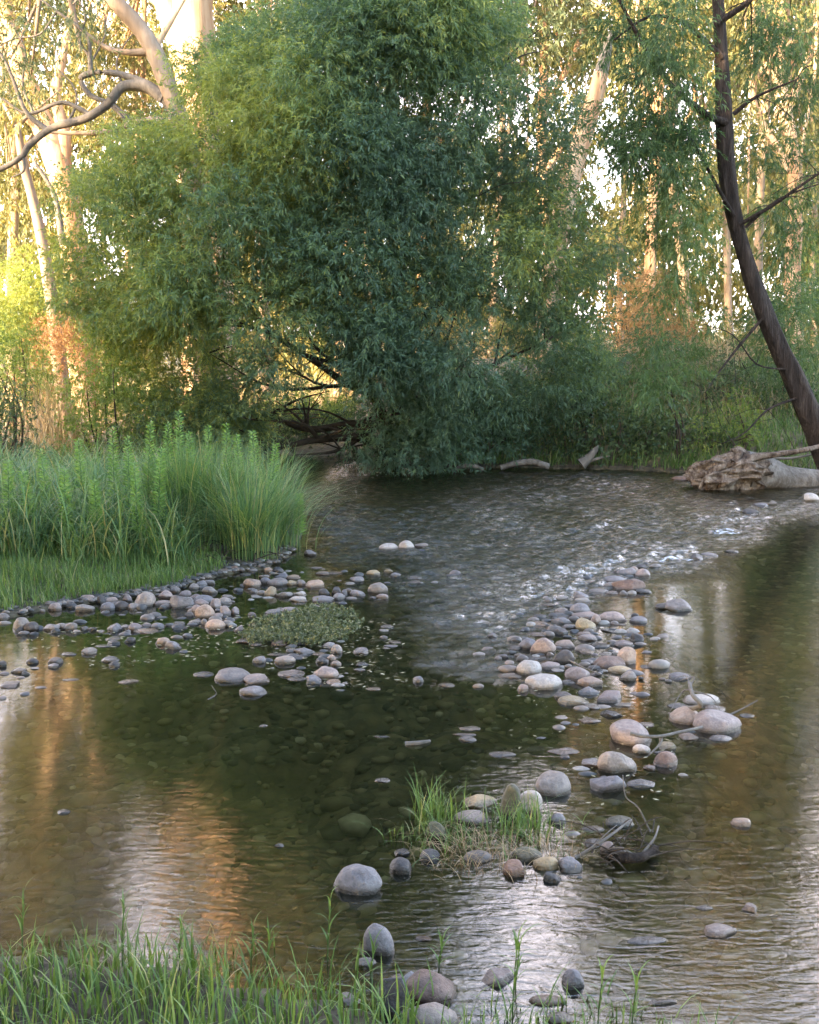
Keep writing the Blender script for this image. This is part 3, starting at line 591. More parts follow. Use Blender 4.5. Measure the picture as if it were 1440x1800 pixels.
for i, (x, y, a, b_, c_, col, zone, u, v, ww, hh) in enumerate(ST):
    rg = np.random.default_rng(100 + i)
    key = (int(u), int(v))
    V = ICO.copy()
    ang = key in ANG or (rg.uniform() < .5 and key not in SPECIAL)
    k = 14 if ang else rg.integers(5, 10)
    for _ in range(k):                                  # flatten facets
        n_ = nrm(rg.normal(size=3)); t = rg.uniform(.58, .86) if ang else rg.uniform(.7, .93)
        dd = V @ n_ - t
        V = V - np.maximum(dd, 0)[:, None] * n_ * (.95 if ang else .75)
    s = rg.uniform(0, 50)
    V = V * (1 + .13 * vn3(V, 1.5, s)[:, None] + .045 * vn3(V, 4.5, s + 3)[:, None] + (.02 if ang else .007) * vn3(V, 13, s + 3)[:, None])
    V /= np.abs(V).max(0)
    if (col in 'm') or ang: pass
    V[:, 2] = np.where(V[:, 2] > 0, np.sign(V[:, 2]) * np.abs(V[:, 2]) ** .92, V[:, 2])
    rx = rg.uniform(-.15, .15)
    V = V * (a, b_, c_)
    # lean the top a little to one side
    V[:, 0] += V[:, 2] * rx
    V[:, 1] += V[:, 2] * rg.uniform(-.1, .3)
    big = ww * (1 if v < 1500 else .6) 
    if i not in KEEP:
        GRAV.append((V + (x, y, 0), rg.uniform(.1, .9))); continue
    o = mk("boulder" if a > .085 else "stone", V, ICOF, ROCK[col], loc=(x, y, 0.0))
    o.rotation_euler = (0, 0, rg.uniform(-.12, .12))
    tag(o, SPECIAL.get(key, LAB.get(i)), "stone", GRP[zone])

# pebbles between and around the stones
bm = bmesh.new(); bmesh.ops.create_icosphere(bm, subdivisions=2, radius=1)
IC2 = np.array([v.co[:] for v in bm.verts]); IC2F = np.array([[v.index for v in f.verts] for f in bm.faces]); bm.free()
rg = np.random.default_rng(33)
GV, GF, GR, o_ = [], [], [], 0
for V, r_ in GRAV:
    GV.append(V); GF.append(ICOF + o_); GR.append(np.full(len(V), r_)); o_ += len(V)
cand = [q for q in ST if q[6] in (Z_ROW1, Z_ROW2, Z_HEAP, Z_HEAP, Z_MID, Z_FAR, Z_BTOP, Z_BMID, Z_BMID) or (q[6] in (Z_BLOW, Z_TWIG, Z_TUFT) and rg.uniform() < .5)]
for k in range(950):
    q = cand[rg.integers(len(cand))]
    d_ = rg.normal(0, .09, 2) * (1.2, 1.3)
    x, y = q[0] + d_[0], q[1] + d_[1]
    r_ = rg.uniform(.010, .034) * (1.0 if rg.uniform() < .8 else 1.5)
    V = IC2 * (1 + .2 * vn3(IC2, 1.7, k)[:, None]) * (r_ * rg.uniform(.9, 1.5), r_ * rg.uniform(.7, 1.1), r_ * rg.uniform(.45, .8))
    z = rg.uniform(-.04, -.004) if q[6] not in (Z_BMID, Z_HEAP, Z_ROW1) else rg.uniform(-.03, .008)
    GV.append(V + (x, y, z)); GF.append(IC2F + o_); GR.append(np.full(len(V), rg.uniform())); o_ += len(V)
for k in range(700):                                    # the pebbly rim of the reed bank
    a_, b2 = [(W(520, 985), W(400, 1012)), (W(400, 1012), W(290, 1046)), (W(290, 1046), W(110, 1070)), (W(110, 1070), W(-60, 1098)), (W(530, 930), W(520, 985))][rg.choice(5, p=[.2, .25, .3, .15, .1])]
    t = rg.uniform()
    x, y = a_[0] + (b2[0] - a_[0]) * t + rg.normal(0, .1), a_[1] + (b2[1] - a_[1]) * t + rg.normal(0, .14)
    r_ = rg.uniform(.008, .026)
    V = IC2 * (1 + .2 * vn3(IC2, 1.7, k)[:, None]) * (r_ * rg.uniform(.9, 1.5), r_ * rg.uniform(.7, 1.1), r_ * rg.uniform(.45, .8))
    GV.append(V + (x, y, 0)); GF.append(IC2F + o_); GR.append(np.full(len(V), rg.uniform())); o_ += len(V)
GV = np.vstack(GV); n_rim = 700 * len(IC2)
GV[-n_rim:, 2] += np.repeat(terrain(GV[-n_rim::len(IC2), 0], GV[-n_rim::len(IC2), 1]), len(IC2)) + .004
gravel_parts = (GV, GF, GR)
# sunken pebbles all over the stream bed
bm = bmesh.new(); bmesh.ops.create_icosphere(bm, subdivisions=1, radius=1)
IC1 = np.array([v.co[:] for v in bm.verts]); IC1F = np.array([[v.index for v in f.verts] for f in bm.faces]); bm.free()
nb = 15000
t_ = rg.uniform(0, 1, nb) ** .75
by = 2.2 + 10.5 * t_; bx = (rg.uniform(-1, 1, nb)) * (.45 * by + .5)
ok = sdf(bx, by, RIVER) < -.05; bx, by = bx[ok], by[ok]; nb = len(bx)
r_ = rg.uniform(.012, .04, nb) * (1 + (rg.uniform(0, 1, nb) > .93) * .8)
bz = terrain(bx, by) - r_ * .1
sc = np.stack([r_ * rg.uniform(.9, 1.5, nb), r_ * rg.uniform(.7, 1.2, nb), r_ * rg.uniform(.35, .6, nb)], -1)
an = rg.uniform(0, 3.14, nb)
BV = IC1[None] * (1 + .18 * vn3(IC1[None] + rg.uniform(0, 20, (nb, 1, 3)), 1.5)[..., None]) * sc[:, None]
ca, sa = np.cos(an)[:, None], np.sin(an)[:, None]
BV = np.stack([BV[..., 0] * ca - BV[..., 1] * sa, BV[..., 0] * sa + BV[..., 1] * ca, BV[..., 2]], -1) + np.stack([bx, by, np.minimum(bz, -.014 - r_ * .6)], -1)[:, None]
BF = (IC1F[None] + (np.arange(nb) * len(IC1))[:, None, None]).reshape(-1, 3)
m, nt, b, out = nodes("sunken_stone")
nt.links.new(mixc(nt, .6, ramp(nt, [(0, (.03, .026, .014)), (.35, (.10, .085, .045)), (.65, (.19, .155, .09)), (.88, (.28, .22, .14)), (1, (.45, .40, .32))], attr(nt, "rnd")), ramp(nt, [(.3, (.6, .6, .5)), (.7, (1.3, 1.3, 1.2))], noise(nt, 25, 4)), 'MULTIPLY'), b.inputs["Base Color"])
b.inputs["Roughness"].default_value = .8
tag(mk("pebbles", BV.reshape(-1, 3), BF, m, attrs={"rnd": np.repeat(rg.uniform(0, 1, nb), len(IC1))}), "sunken olive brown pebbles covering the stream bed under clear water", kind="stuff")
m, nt, b, out = nodes("gravel_stone")
nt.links.new(mixc(nt, .6, ramp(nt, [(0, (.02, .019, .018)), (.3, (.055, .05, .048)), (.55, (.10, .08, .072)), (.8, (.16, .12, .095)), (1, (.22, .20, .18))], attr(nt, "rnd")), ramp(nt, [(.3, (.5, .5, .5)), (.7, (1.4, 1.4, 1.4))], noise(nt, 40, 5)), 'MULTIPLY'), b.inputs["Base Color"])
b.inputs["Roughness"].default_value = .5
tag(mk("gravel", GV, np.vstack(GF), m, attrs={"rnd": np.concatenate(GR)}), "small mixed pebbles lying between the larger stones", kind="stuff")

# ------------------------------------------------------------------ leaves
def leaf_arrays(P, D, L, Wd, rnd, rg, fold=.0):
    n = len(P)
    S = nrm(np.cross(D, rg.normal(size=(n, 3))))
    mid = P + D * (L * .45)[:, None]
    tip = P + D * L[:, None]; tip[:, 2] -= L * .18
    V = np.stack([P, mid + S * (Wd / 2)[:, None], tip, mid - S * (Wd / 2)[:, None]], 1).reshape(-1, 3)
    return V, np.repeat(rnd, 4)
def sprays(C, A, s_len, nleaf, L, Wd, rg, droop=.3, spread=.9, base_rnd=None, jit=.18):
    n = len(C)
    t = rg.uniform(0, 1, (n, nleaf))
    sl = np.asarray(s_len) * rg.uniform(.6, 1.3, n)
    base = C[:, None] + A[:, None] * (t * sl[:, None])[..., None]
    base[..., 2] -= (t ** 2) * sl[:, None] * droop * .6
    rad = nrm(rg.normal(size=(n, nleaf, 3)))
    D = A[:, None] * .75 + rad * spread
    D[..., 2] -= droop
    D = nrm(D)
    r = np.repeat((base_rnd if base_rnd is not None else rg.uniform(.2, .7, n))[:, None], nleaf, 1) + rg.normal(0, jit, (n, nleaf))
    m_ = n * nleaf
    return leaf_arrays(base.reshape(m_, 3), D.reshape(m_, 3), L * rg.uniform(.6, 1.25, m_), Wd * rg.uniform(.7, 1.3, m_), np.clip(r.reshape(m_), 0, 1), rg)
def lobes(centres, radii, per, rg, axis_mode='out', droop=.3, s_len=.3, nleaf=14, L=.09, Wd=.014, flat=.75, rvals=None, spread=.9, shell=.45):
    Vs, Rs = [], []
    for i, (c, r) in enumerate(zip(centres, radii)):
        n = max(3, int(per * r * r))
        d = nrm(rg.normal(size=(n, 3)))
        rr = r * (shell + (1 - shell) * rg.uniform(0, 1, n) ** .6)
        lump = 1 + .25 * vn3(d, 2.5, i)
        C = np.asarray(c) + d * (rr * lump)[:, None] * (1, 1, flat)
        if axis_mode == 'down': A = nrm(d * .35 + np.array([0, 0, -1.]) + rg.normal(0, .15, (n, 3)))
        elif axis_mode == 'up': A = nrm(d * .7 + np.array([0, 0, .6]) + rg.normal(0, .3, (n, 3)))
        else: A = nrm(d + np.array([0, 0, .1]) + rg.normal(0, .45, (n, 3)))
        br = np.clip((rvals[i] if rvals is not None else .4) + rg.normal(0, .1, n), 0, 1)
        v_, r_ = sprays(C, A, s_len, nleaf, L, Wd, rg, droop, spread, br)
        Vs.append(v_); Rs.append(r_)
    return np.vstack(Vs), np.concatenate(Rs)
def crown(name, V, rn, mat, parent):
    F = np.arange(len(V)).reshape(-1, 4)
    return mk(name, V, F, mat, parent, smooth=False, attrs={"rnd": rn})

# ---- the big willow-like tree over the far water
rg = np.random.default_rng(5)
WB = pd(690, 815, 15.9)
base = empty("willow_tree", (WB.x, WB.y, 0))
tag(base, "big rounded dark green willow overhanging the far side of the creek", "tree")
prof = [(-70, 620, 760), (0, 540, 830), (60, 460, 885), (150, 350, 935), (250, 205, 985), (350, 140, 1020), (450, 110, 1045), (550, 165, 1050), (640, 215, 1035), (700, 260, 985), (760, 330, 930), (800, 640, 900)]
pv = np.array(prof, float)
cs, rs_, rv = [], [], []
tries = 0
HOLES = [(250, 470, 14), (660, 330, 12), (380, 330, 12), (900, 250, 14), (575, 655, 26), (560, 735, 45), (520, 770, 40), (800, 575, 16), (300, 650, 26), (420, 600, 16), (470, 480, 12), (190, 420, 12), (700, 200, 10), (730, 420, 22), (560, 300, 10), (640, 700, 26), (860, 400, 18), (470, 720, 26)]
while len(cs) < 470 and tries < 16000:
    tries += 1
    v = rg.uniform(-60, 800)
    l, r_ = np.interp(v, pv[:, 0], pv[:, 1]), np.interp(v, pv[:, 0], pv[:, 2])
    l += 34 * math.sin(v * .031 + 1) + 22 * math.sin(v * .083); r_ += 34 * math.sin(v * .027 + 2) + 20 * math.sin(v * .09 + 1)
    u = rg.uniform(l, r_)
    q = (u - (l + r_) / 2) / ((r_ - l) / 2 + 1e-6)
    dep = 2.6 * math.sqrt(max(0, 1 - q * q)) * (1 if v < 650 else .7)
    Y = 16.0 + rg.uniform(-1, 1) * dep if rg.uniform() < .4 else 16.0 - dep * rg.uniform(.55, 1)
    rad = rg.uniform(.2, .5)
    if abs(q) > .8 and rg.uniform() < .4: u += (1 if q > 0 else -1) * rg.uniform(0, 45); rad = .22
    if any(math.hypot(u - hu, v - hv) < hr + rad * 55 for hu, hv, hr in HOLES): continue
    p = np.array(pd(u, v, Y))
    if p[2] < .25: continue
    if vn3(p[None], 1.7, 12)[0] + .5 * vn3(p[None], 3.4, 15)[0] < -.36: continue
    if any(np.linalg.norm(p - c) < .30 for c in cs): continue
    cs.append(p); rs_.append(rad)
    rv.append(.36 + .70 * vn3(p[None], 1.2, 3)[0] + (.2 if u < 380 else 0) + .30 * max(0, min(1, (330 - v) / 300)) - (.15 if v > 660 else 0) - (.16 if u > 780 else 0))  # sun on left and top, shade on right and foot painted into leaf tone
off = np.array([WB.x, WB.y, 0])
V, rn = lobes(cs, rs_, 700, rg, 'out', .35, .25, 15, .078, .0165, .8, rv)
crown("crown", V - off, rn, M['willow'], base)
tb = Tubes()
def P_(u, v, Y): return np.array(pd(u, v, Y)) - off
tb.add([P_(700, 830, 15.9), P_(690, 770, 15.9), P_(706, 690, 15.9), P_(698, 560, 16), P_(712, 430, 16.2), P_(700, 250, 16.5), P_(670, 60, 16.8), P_(640, -150, 17)], [.14, .11, .085, .07, .055, .045, .03, .015], 8, .15)
tb.add([P_(690, 790, 15.9), P_(660, 700, 15.8), P_(610, 600, 15.9), P_(600, 450, 16.3), P_(560, 300, 16.6)], [.1, .075, .055, .04, .02], 8, .15)
tb.build("trunk", M['bark_willow'], base)
limbs = [([(700, 790, 15.8), (640, 770, 15.4), (560, 772, 15.2), (480, 790, 15.1), (410, 800, 15)], .09),
         ([(690, 750, 15.8), (620, 745, 15.5), (540, 755, 15.4), (470, 730, 15.3), (400, 718, 15.2)], .075),
         ([(700, 700, 15.9), (620, 680, 15.4), (560, 640, 15), (480, 590, 14.8), (400, 560, 14.8)], .075),
         ([(702, 640, 15.9), (640, 600, 16), (560, 500, 16), (430, 430, 16), (300, 400, 16)], .07),
         ([(705, 600, 16), (780, 520, 16), (860, 440, 16), (960, 400, 16)], .07),
         ([(700, 720, 15.9), (780, 680, 15.4), (870, 640, 15.2), (960, 600, 15.3)], .07),
         ([(705, 500, 16), (640, 380, 16), (560, 280, 16), (460, 200, 16)], .06),
         ([(705, 450, 16), (780, 330, 16), (840, 220, 16), (880, 120, 16)], .055),
         ([(660, 745, 15.6), (600, 790, 15.2), (520, 800, 15)], .05), ([(560, 772, 15.2), (530, 745, 14.9), (440, 738, 14.7)], .035)]
for k in range(14):
    u_, v_ = rg.uniform(330, 900), rg.uniform(230, 640)
    l0 = [(700 + (u_ - 700) * .25, 690 + (v_ - 690) * .2, 15.5), (700 + (u_ - 700) * .65, 690 + (v_ - 690) * .55 + 30, 14.8), (u_, v_, 14.6)]
    limbs.append((l0, rg.uniform(.02, .035)))
for pts, r0 in limbs:
    t_ = Tubes(); n_ = len(pts)
    t_.add([P_(*p) for p in pts], np.linspace(r0, r0 * .14, n_), 7, .12)
    for k in range(7):                                   # side twigs stay with their limb
        a_ = P_(*pts[1 + k % (n_ - 1)])
        d_ = nrm(rg.normal(size=3)) * rg.uniform(.5, 1.1); d_[2] = abs(d_[2]) * .7
        t_.add([a_, a_ + d_ * .5 + (0, 0, .05), a_ + d_], [r0 * .3, r0 * .2, .006], 5, 0, 3)
    t_.build("limb", M['bark_willow'], base)

# ---- leaning dark tree with weeping fine leaves, on the other bank
rg = np.random.default_rng(6)
LB = pd(1462, 826, 14.2)
base = empty("leaning_tree", (LB.x, LB.y, gz(LB.x, LB.y)))
tag(base, "dark furrowed leaning trunk with weeping fine green foliage beside the log", "tree")
off = np.array(base.location)
path = [(1478, 850), (1440, 768), (1402, 680), (1358, 585), (1322, 490), (1296, 400), (1279, 310), (1274, 225), (1268, 100), (1262, 0), (1250, -150), (1240, -350), (1225, -600)]
tb = Tubes(); tb.add([P_(u, v, 14.2) for u, v in path], [.185, .158, .142, .124, .108, .098, .104, .108, .08, .072, .06, .045, .02], 28, .2, 14)
tb.build("trunk", M['bark_dark'], base)
for pts, r0 in [([(1275, 215), (1240, 200), (1180, 150), (1120, 60), (1060, -60)], .05), ([(1290, 380), (1262, 330), (1225, 260), (1190, 200)], .03),
                ([(1262, 40), (1320, 0), (1380, -60)], .045), ([(1300, 395), (1360, 360), (1440, 305), (1500, 280)], .03), ([(1310, 400), (1370, 350), (1450, 320)], .022),
                ([(1340, 560), (1290, 620), (1260, 660), (1240, 690)], .02), ([(1290, 200), (1330, 170), (1400, 140)], .03), ([(1400, 700), (1350, 720), (1310, 760), (1270, 780)], .018),
                ([(1270, 100), (1200, 40), (1140, 30), (1080, 70)], .035), ([(1385, 650), (1330, 640), (1290, 590), (1240, 570)], .014)]:
    t_ = Tubes(); t_.add([P_(u, v, 14.1 - .2 * k) for k, (u, v) in enumerate(pts)], np.linspace(r0, r0 * .3, len(pts)), 6, .1)
    for k in range(8):
        a_ = P_(*pts[1 + k % (len(pts) - 1)], 14.1)
        d_ = nrm(rg.normal(size=3)) * rg.uniform(.3, .7)
        t_.add([a_, a_ + d_ * .5, a_ + d_ + (0, 0, -.1)], [r0 * .25, r0 * .15, .004], 4, 0, 3)
    t_.build("branch", M['bark_dark'], base)
cs, rs_, rv = [], [], []
def region(n, u0, u1, v0, v1, Y0, Y1, r0, r1, val):
    for _ in range(n):
        cs.append(np.array(pd(rg.uniform(u0, u1), rg.uniform(v0, v1), rg.uniform(Y0, Y1)))); rs_.append(rg.uniform(r0, r1)); rv.append(val + rg.normal(0, .1))
region(30, 1060, 1225, -60, 300, 12.8, 14.6, .18, .36, .3)
region(10, 1090, 1200, 220, 320, 12.8, 14.4, .16, .3, .35)
region(17, 1130, 1245, 340, 560, 13, 14.8, .16, .32, .6)
region(10, 1130, 1260, 540, 680, 13.2, 14.8, .15, .28, .5)
region(22, 1325, 1470, -60, 330, 14.3, 15.6, .16, .34, .3)
region(8, 1350, 1470, 330, 470, 14.3, 15.4, .16, .3, .4)
region(10, 1330, 1470, 500, 700, 14.4, 15.6, .18, .3, .45)
region(9, 1060, 1200, -250, -60, 13, 15, .25, .4, .35)
V, rn = lobes(cs, rs_, 620, rg, 'out', .75, .26, 15, .075, .0125, .8, rv, .7, .1)
crown("crown", V - off, rn, M['weep'], base)

# ------------------------------------------------------------------ gum trees
def gum(name, base_px, Y, path, rad, bark, lobes_px=None, limbs=(), leafm='gum', seed=0, per=60, L=.17, Wd=.028, nleaf=12, wob=.1, val=.5, seg=14):
    """path in photo pixels at distance Y; everything is real-sized at that distance"""
    rg = np.random.default_rng(seed)
    p0 = pd(*path[0], Y)
    z0 = gz(p0.x, Y)
    root = empty(name, (p0.x, Y, z0))
    off = np.array([p0.x, Y, z0])
    q = lambda u, v, yy=Y: np.array(pd(u, v, yy)) - off
    pts = [q(*p) for p in path]; pts[0][2] = -.3
    tb = Tubes(); tb.add(pts, rad, seg, wob, 6, seed); tb.build("trunk", bark, root)
    for lp, r0, lm in limbs:
        t_ = Tubes(); t_.add([q(*p) for p in lp], np.linspace(r0, r0 * .35, len(lp)), 8, .14, 5, seed)
        t_.build("limb", lm, root)
    if lobes_px:
        cs, rr, rv = [], [], []
        for (n, u0, u1, v0, v1, dy, r0, r1) in lobes_px:
            for _ in range(n):
                cs.append(np.array(pd(rg.uniform(u0, u1), rg.uniform(v0, v1), Y + rg.uniform(-dy, dy)))); rr.append(rg.uniform(r0, r1)); rv.append(val + rg.normal(0, .15))
        V, rn = lobes(cs, rr, per * 1.3, rg, 'out', .9, .3, nleaf, L * .8, Wd, .75, rv, .9, .2)
        crown("crown", V - off, rn, M[leafm], root)
        t_ = Tubes()
        top = pts[-2]
        for k in range(0, len(cs), 3):
            a_ = pts[-1 - (k % 3)]; b2 = cs[k] - off
            t_.add([a_, (a_ + b2) / 2 + rg.normal(0, .3, 3), b2], [.09, .05, .015], 5, .05, 3)
        t_.build("branches", bark, root).name = "branchwork"
    return root

t = gum("lit_gum_tree", None, 24, [(372, 800), (366, 500), (352, 250), (346, 140), (340, 60), (338, 0), (346, -150), (360, -400), (380, -750)], [.62, .55, .50, .47, .46, .43, .40, .34, .15], M['bark_lit'],
        [(26, 290, 640, -900, -420, 3, .8, 1.4), (8, 400, 700, -260, -120, 3, .5, .8)],
        [([(345, 160), (318, 70), (290, 0), (250, -120), (180, -260)], .34, M['bark_lit']), ([(350, 90), (320, 40), (270, 0), (200, -60), (120, -90)], .12, M['bark_lit'])], seed=1)
tag(t, "massive sunlit cream and orange gum trunk forking behind the willow", "tree")
t = gum("lit_gum_tree", None, 26, [(150, 800), (138, 520), (116, 340), (95, 270), (72, 210), (48, 150), (20, 60), (-10, -60), (-40, -300)], [.36, .32, .30, .28, .26, .24, .22, .18, .1], M['bark_lit'],
        [(18, -190, 120, -620, -180, 3, .7, 1.2)], [([(112, 330), (112, 240), (98, 170), (110, 100), (130, 0)], .2, M['bark_lit']), ([(80, 240), (20, 190), (-60, 150)], .08, M['bark_lit'])], seed=2)
tag(t, "pair of orange-red sunlit gum stems rising beyond the arched dead branch", "tree")
t = gum("pale_gum_tree", None, 22, [(120, 800), (95, 560), (75, 430), (60, 360), (42, 290), (30, 220)], [.16, .13, .11, .1, .09, .05], M['bark_pale'], [(6, -20, 110, 120, 260, 1.5, .3, .6)], [([(110, 430), (96, 345), (58, 280)], .08, M['bark_grey'])], seed=3)
tag(t, "thin pale gum sapling below the arched dead branch at the frame edge", "tree")
t = gum("arching_gum_tree", None, 18.6, [(372, 800), (360, 560), (342, 330), (320, 225), (300, 165), (278, 105), (250, 55), (205, 5), (150, -60), (90, -160)], [.26, .22, .19, .16, .155, .15, .14, .13, .11, .05], M['bark_pale'],
        [(13, -60, 150, -60, 110, 1.2, .25, .5), (9, -120, 110, -240, -60, 1.5, .4, .6), (5, -30, 70, 100, 190, 1, .2, .35)],
        [([(318, 215), (298, 185), (270, 155), (235, 138), (200, 128), (160, 127)], .10, M['bark_grey']),
         ([(288, 172), (262, 154), (236, 149), (212, 155), (190, 182), (150, 208), (92, 225), (52, 255), (38, 275), (0, 298), (-60, 315)], .105, M['bark_grey']),
         ([(300, 212), (245, 214), (190, 231), (130, 234), (85, 232)], .07, M['bark_pale']),
         ([(165, 127), (142, 138), (160, 168), (200, 185), (240, 222), (262, 240)], .055, M['bark_grey']),
         ([(160, 127), (158, 100), (152, 60), (100, 20), (60, -10)], .045, M['bark_grey']),
         ([(165, 205), (110, 180), (50, 200), (0, 170)], .045, M['bark_grey']),
         ([(85, 230), (45, 195), (15, 120), (-20, 60)], .05, M['bark_grey']),
         ([(270, 90), (230, 92), (190, 85), (140, 50)], .07, M['bark_pale']),
         ([(275, 80), (300, 40), (330, -10)], .06, M['bark_lit']),
         ([(40, 272), (42, 300), (20, 312)], .03, M['bark_grey']), ([(158, 100), (140, 70), (150, 30), (130, -20)], .025, M['bark_grey']), ([(160, 110), (185, 60), (180, 0)], .02, M['bark_grey']), ([(120, 215), (135, 180), (128, 150), (100, 120)], .025, M['bark_grey']), ([(215, 150), (205, 110), (225, 70), (260, 40)], .02, M['bark_grey']), ([(190, 180), (215, 205), (240, 245), (265, 270)], .03, M['bark_grey']), ([(60, 200), (40, 150), (45, 90), (20, 40)], .025, M['bark_grey']), ([(100, 20), (70, 60), (20, 70), (-30, 100)], .02, M['bark_grey'])], leafm='gumdark', seed=4, per=110, L=.12, Wd=.02)
tag(t, "leaning gum with grey arched dead branches reaching over the reeds", "tree")
t = gum("broken_gum_tree", None, 21, [(945, 800), (962, 560), (985, 400), (1005, 310), (1022, 250), (1042, 185), (1056, 130)], [.25, .23, .2, .18, .175, .165, .15], M['bark_lit'],
        None, [([(1055, 136), (1064, 100), (1070, 70), (1076, 55)], .14, M['bark_grey']), ([(1010, 290), (985, 300), (960, 296)], .05, M['bark_lit'])], seed=5, wob=.16)
tag(t, "leaning orange gum trunk snapped off to a splintered grey top", "tree")

# woodland behind: each tree of its own shape and place
BG = [  # u, Y, trunk bark, top v, half width px, lowest foliage v, leaf, label
    (-150, 27, 'bark_pale', -900, 230, -40, 'gum', "tall pale gum just beyond the frame on the reed side"),
    (470, 30, 'bark_pale', -950, 190, -60, 'gum', "grey-stemmed gum whose crown tops the willow beside the massive lit trunk"),
    (590, 33, 'bark_lit', -820, 190, 60, 'gum', "lit gum directly behind the top of the willow"),
    (740, 36, 'bark_lit', -240, 150, 80, 'gum', "golden gum with forked limbs behind the willow peak"),
    (860, 29, 'bark_pale', -150, 120, 60, 'gumdark', "lower dull green gum between willow and broken trunk"),
    (980, 34, 'bark_lit', -120, 120, 40, 'gum', "golden crowned gum right behind the snapped trunk"),
    (1130, 27, 'bark_lit', -230, 110, 120, 'gum', "slim gum between the snapped trunk and the weeping tree"),
    (1215, 32, 'bark_pale', -620, 130, 60, 'gum', "pale gum seen through the weeping foliage"),
    (1330, 26, 'bark_pale', -700, 120, 40, 'gum', "grey-green gum right behind the leaning dark trunk"),
    (1400, 24, 'bark_lit', -480, 110, 120, 'gum', "bright white-stemmed gum beside the leaning dark trunk at the frame edge"),
    (1520, 30, 'bark_pale', -650, 90, 20, 'gum', "broad gum at the frame edge beyond the log"),
    (20, 33, 'bark_pale', -600, 110, 60, 'gum', "golden gum far behind the arched dead branch"),
    (210, 38, 'bark_lit', -190, 150, 60, 'gum', "distant gum between the red stems and the massive lit trunk"),
    (1090, 42, 'bark_pale', -240, 120, 60, 'gum', "distant thin pale gum in the gap beside the willow"),
    (1280, 44, 'bark_pale', -230, 170, 100, 'gum', "far gum glowing behind the weeping foliage"),
    (1430, 46, 'bark_pale', -260, 170, 120, 'gum', "far gum at the frame edge behind the white stem"),
    (660, 46, 'bark_pale', -460, 190, 60, 'gum', "far gum filling the sky above the willow"),
    (360, 48, 'bark_pale', -520, 110, 60, 'gum', "far gum behind the massive lit trunk"),
    (100, 50, 'bark_pale', -230, 190, 120, 'gum', "far gum low behind the red stems"),
    (890, 50, 'bark_pale', -60, 150, 80, 'gum', "far gum between willow peak and snapped trunk"),
]
for k, (u, Y, bk, tv_, hw, low, lf, lab) in enumerate(BG):
    rr = random.Random(50 + k)
    lean = rr.uniform(-60, 60)
    r0 = rr.uniform(.10, .21)
    path = [(u, 700), (u + lean * .2, 500), (u + lean * .4 + rr.uniform(-12, 12), 300), (u + lean * .6 + rr.uniform(-14, 14), 100), (u + lean * .8 + rr.uniform(-20, 20), min(-60, tv_ * .4)), (u + lean, min(tv_ * .75, -100))]
    s = Y / 1900.0
    H_ = low - tv_
    area = 2 * hw * H_ * s * s
    rad0, rad1 = .55, 1.05
    low += 60
    nl = int(area / .8) + 8
    nl = min(nl, 120)
    if u > 1100: nl = int(nl * .72)
    if u < 300: low += 120
    lows = [(nl, u + lean * .6 - hw, u + lean * .6 + hw, tv_, low, 2.2, rad0, rad1), (max(9, nl // 4), u - hw, u + hw, low, low + 260, 2, .4, .75)]
    lim = [([(u + lean * .4, 300), (u + rr.uniform(30, 90) * rr.choice((-1, 1)), 140), (u + rr.uniform(60, 140) * rr.choice((-1, 1)), -20)], r0 * .5, M[bk]),
           ([(u + lean * .5, 200), (u + rr.uniform(20, 60) * rr.choice((-1, 1)), 60), (u + rr.uniform(50, 90) * rr.choice((-1, 1)), -120)], r0 * .5, M[bk])]
    big = Y > 40
    t = gum("gum_tree", None, Y, path, [r0, r0 * .9, r0 * .8, r0 * .7, r0 * .5, r0 * .2], M[bk], lows, lim, lf, 20 + k, per=46 if big else 60, L=.26 if big else .19, Wd=.06 if big else .042, nleaf=11, seg=10)
    tag(t, lab, "tree", "gum trees of the woodland behind")

rg = np.random.default_rng(90)
cs, rr_, rv = [], [], []
for k in range(760):
    Y = rg.uniform(44, 90); u = rg.uniform(-500, 1900)
    cs.append(np.array(pd(u, rg.uniform(90 if rg.uniform() < .4 else 280, 620) + 40 * math.sin(u * .013), Y))); rr_.append(rg.uniform(1.0, 2.0)); rv.append(rg.uniform(.2, .9))
V, rn = lobes(cs, rr_, 20, rg, 'down', .5, .7, 10, .38, .12, .9, rv, .95, .2)
tag(mk("treeline", V, np.arange(len(V)).reshape(-1, 4), M['gum'], smooth=False, attrs={"rnd": rn}), "far golden wood reading as one mass between the nearer trunks", kind="stuff")

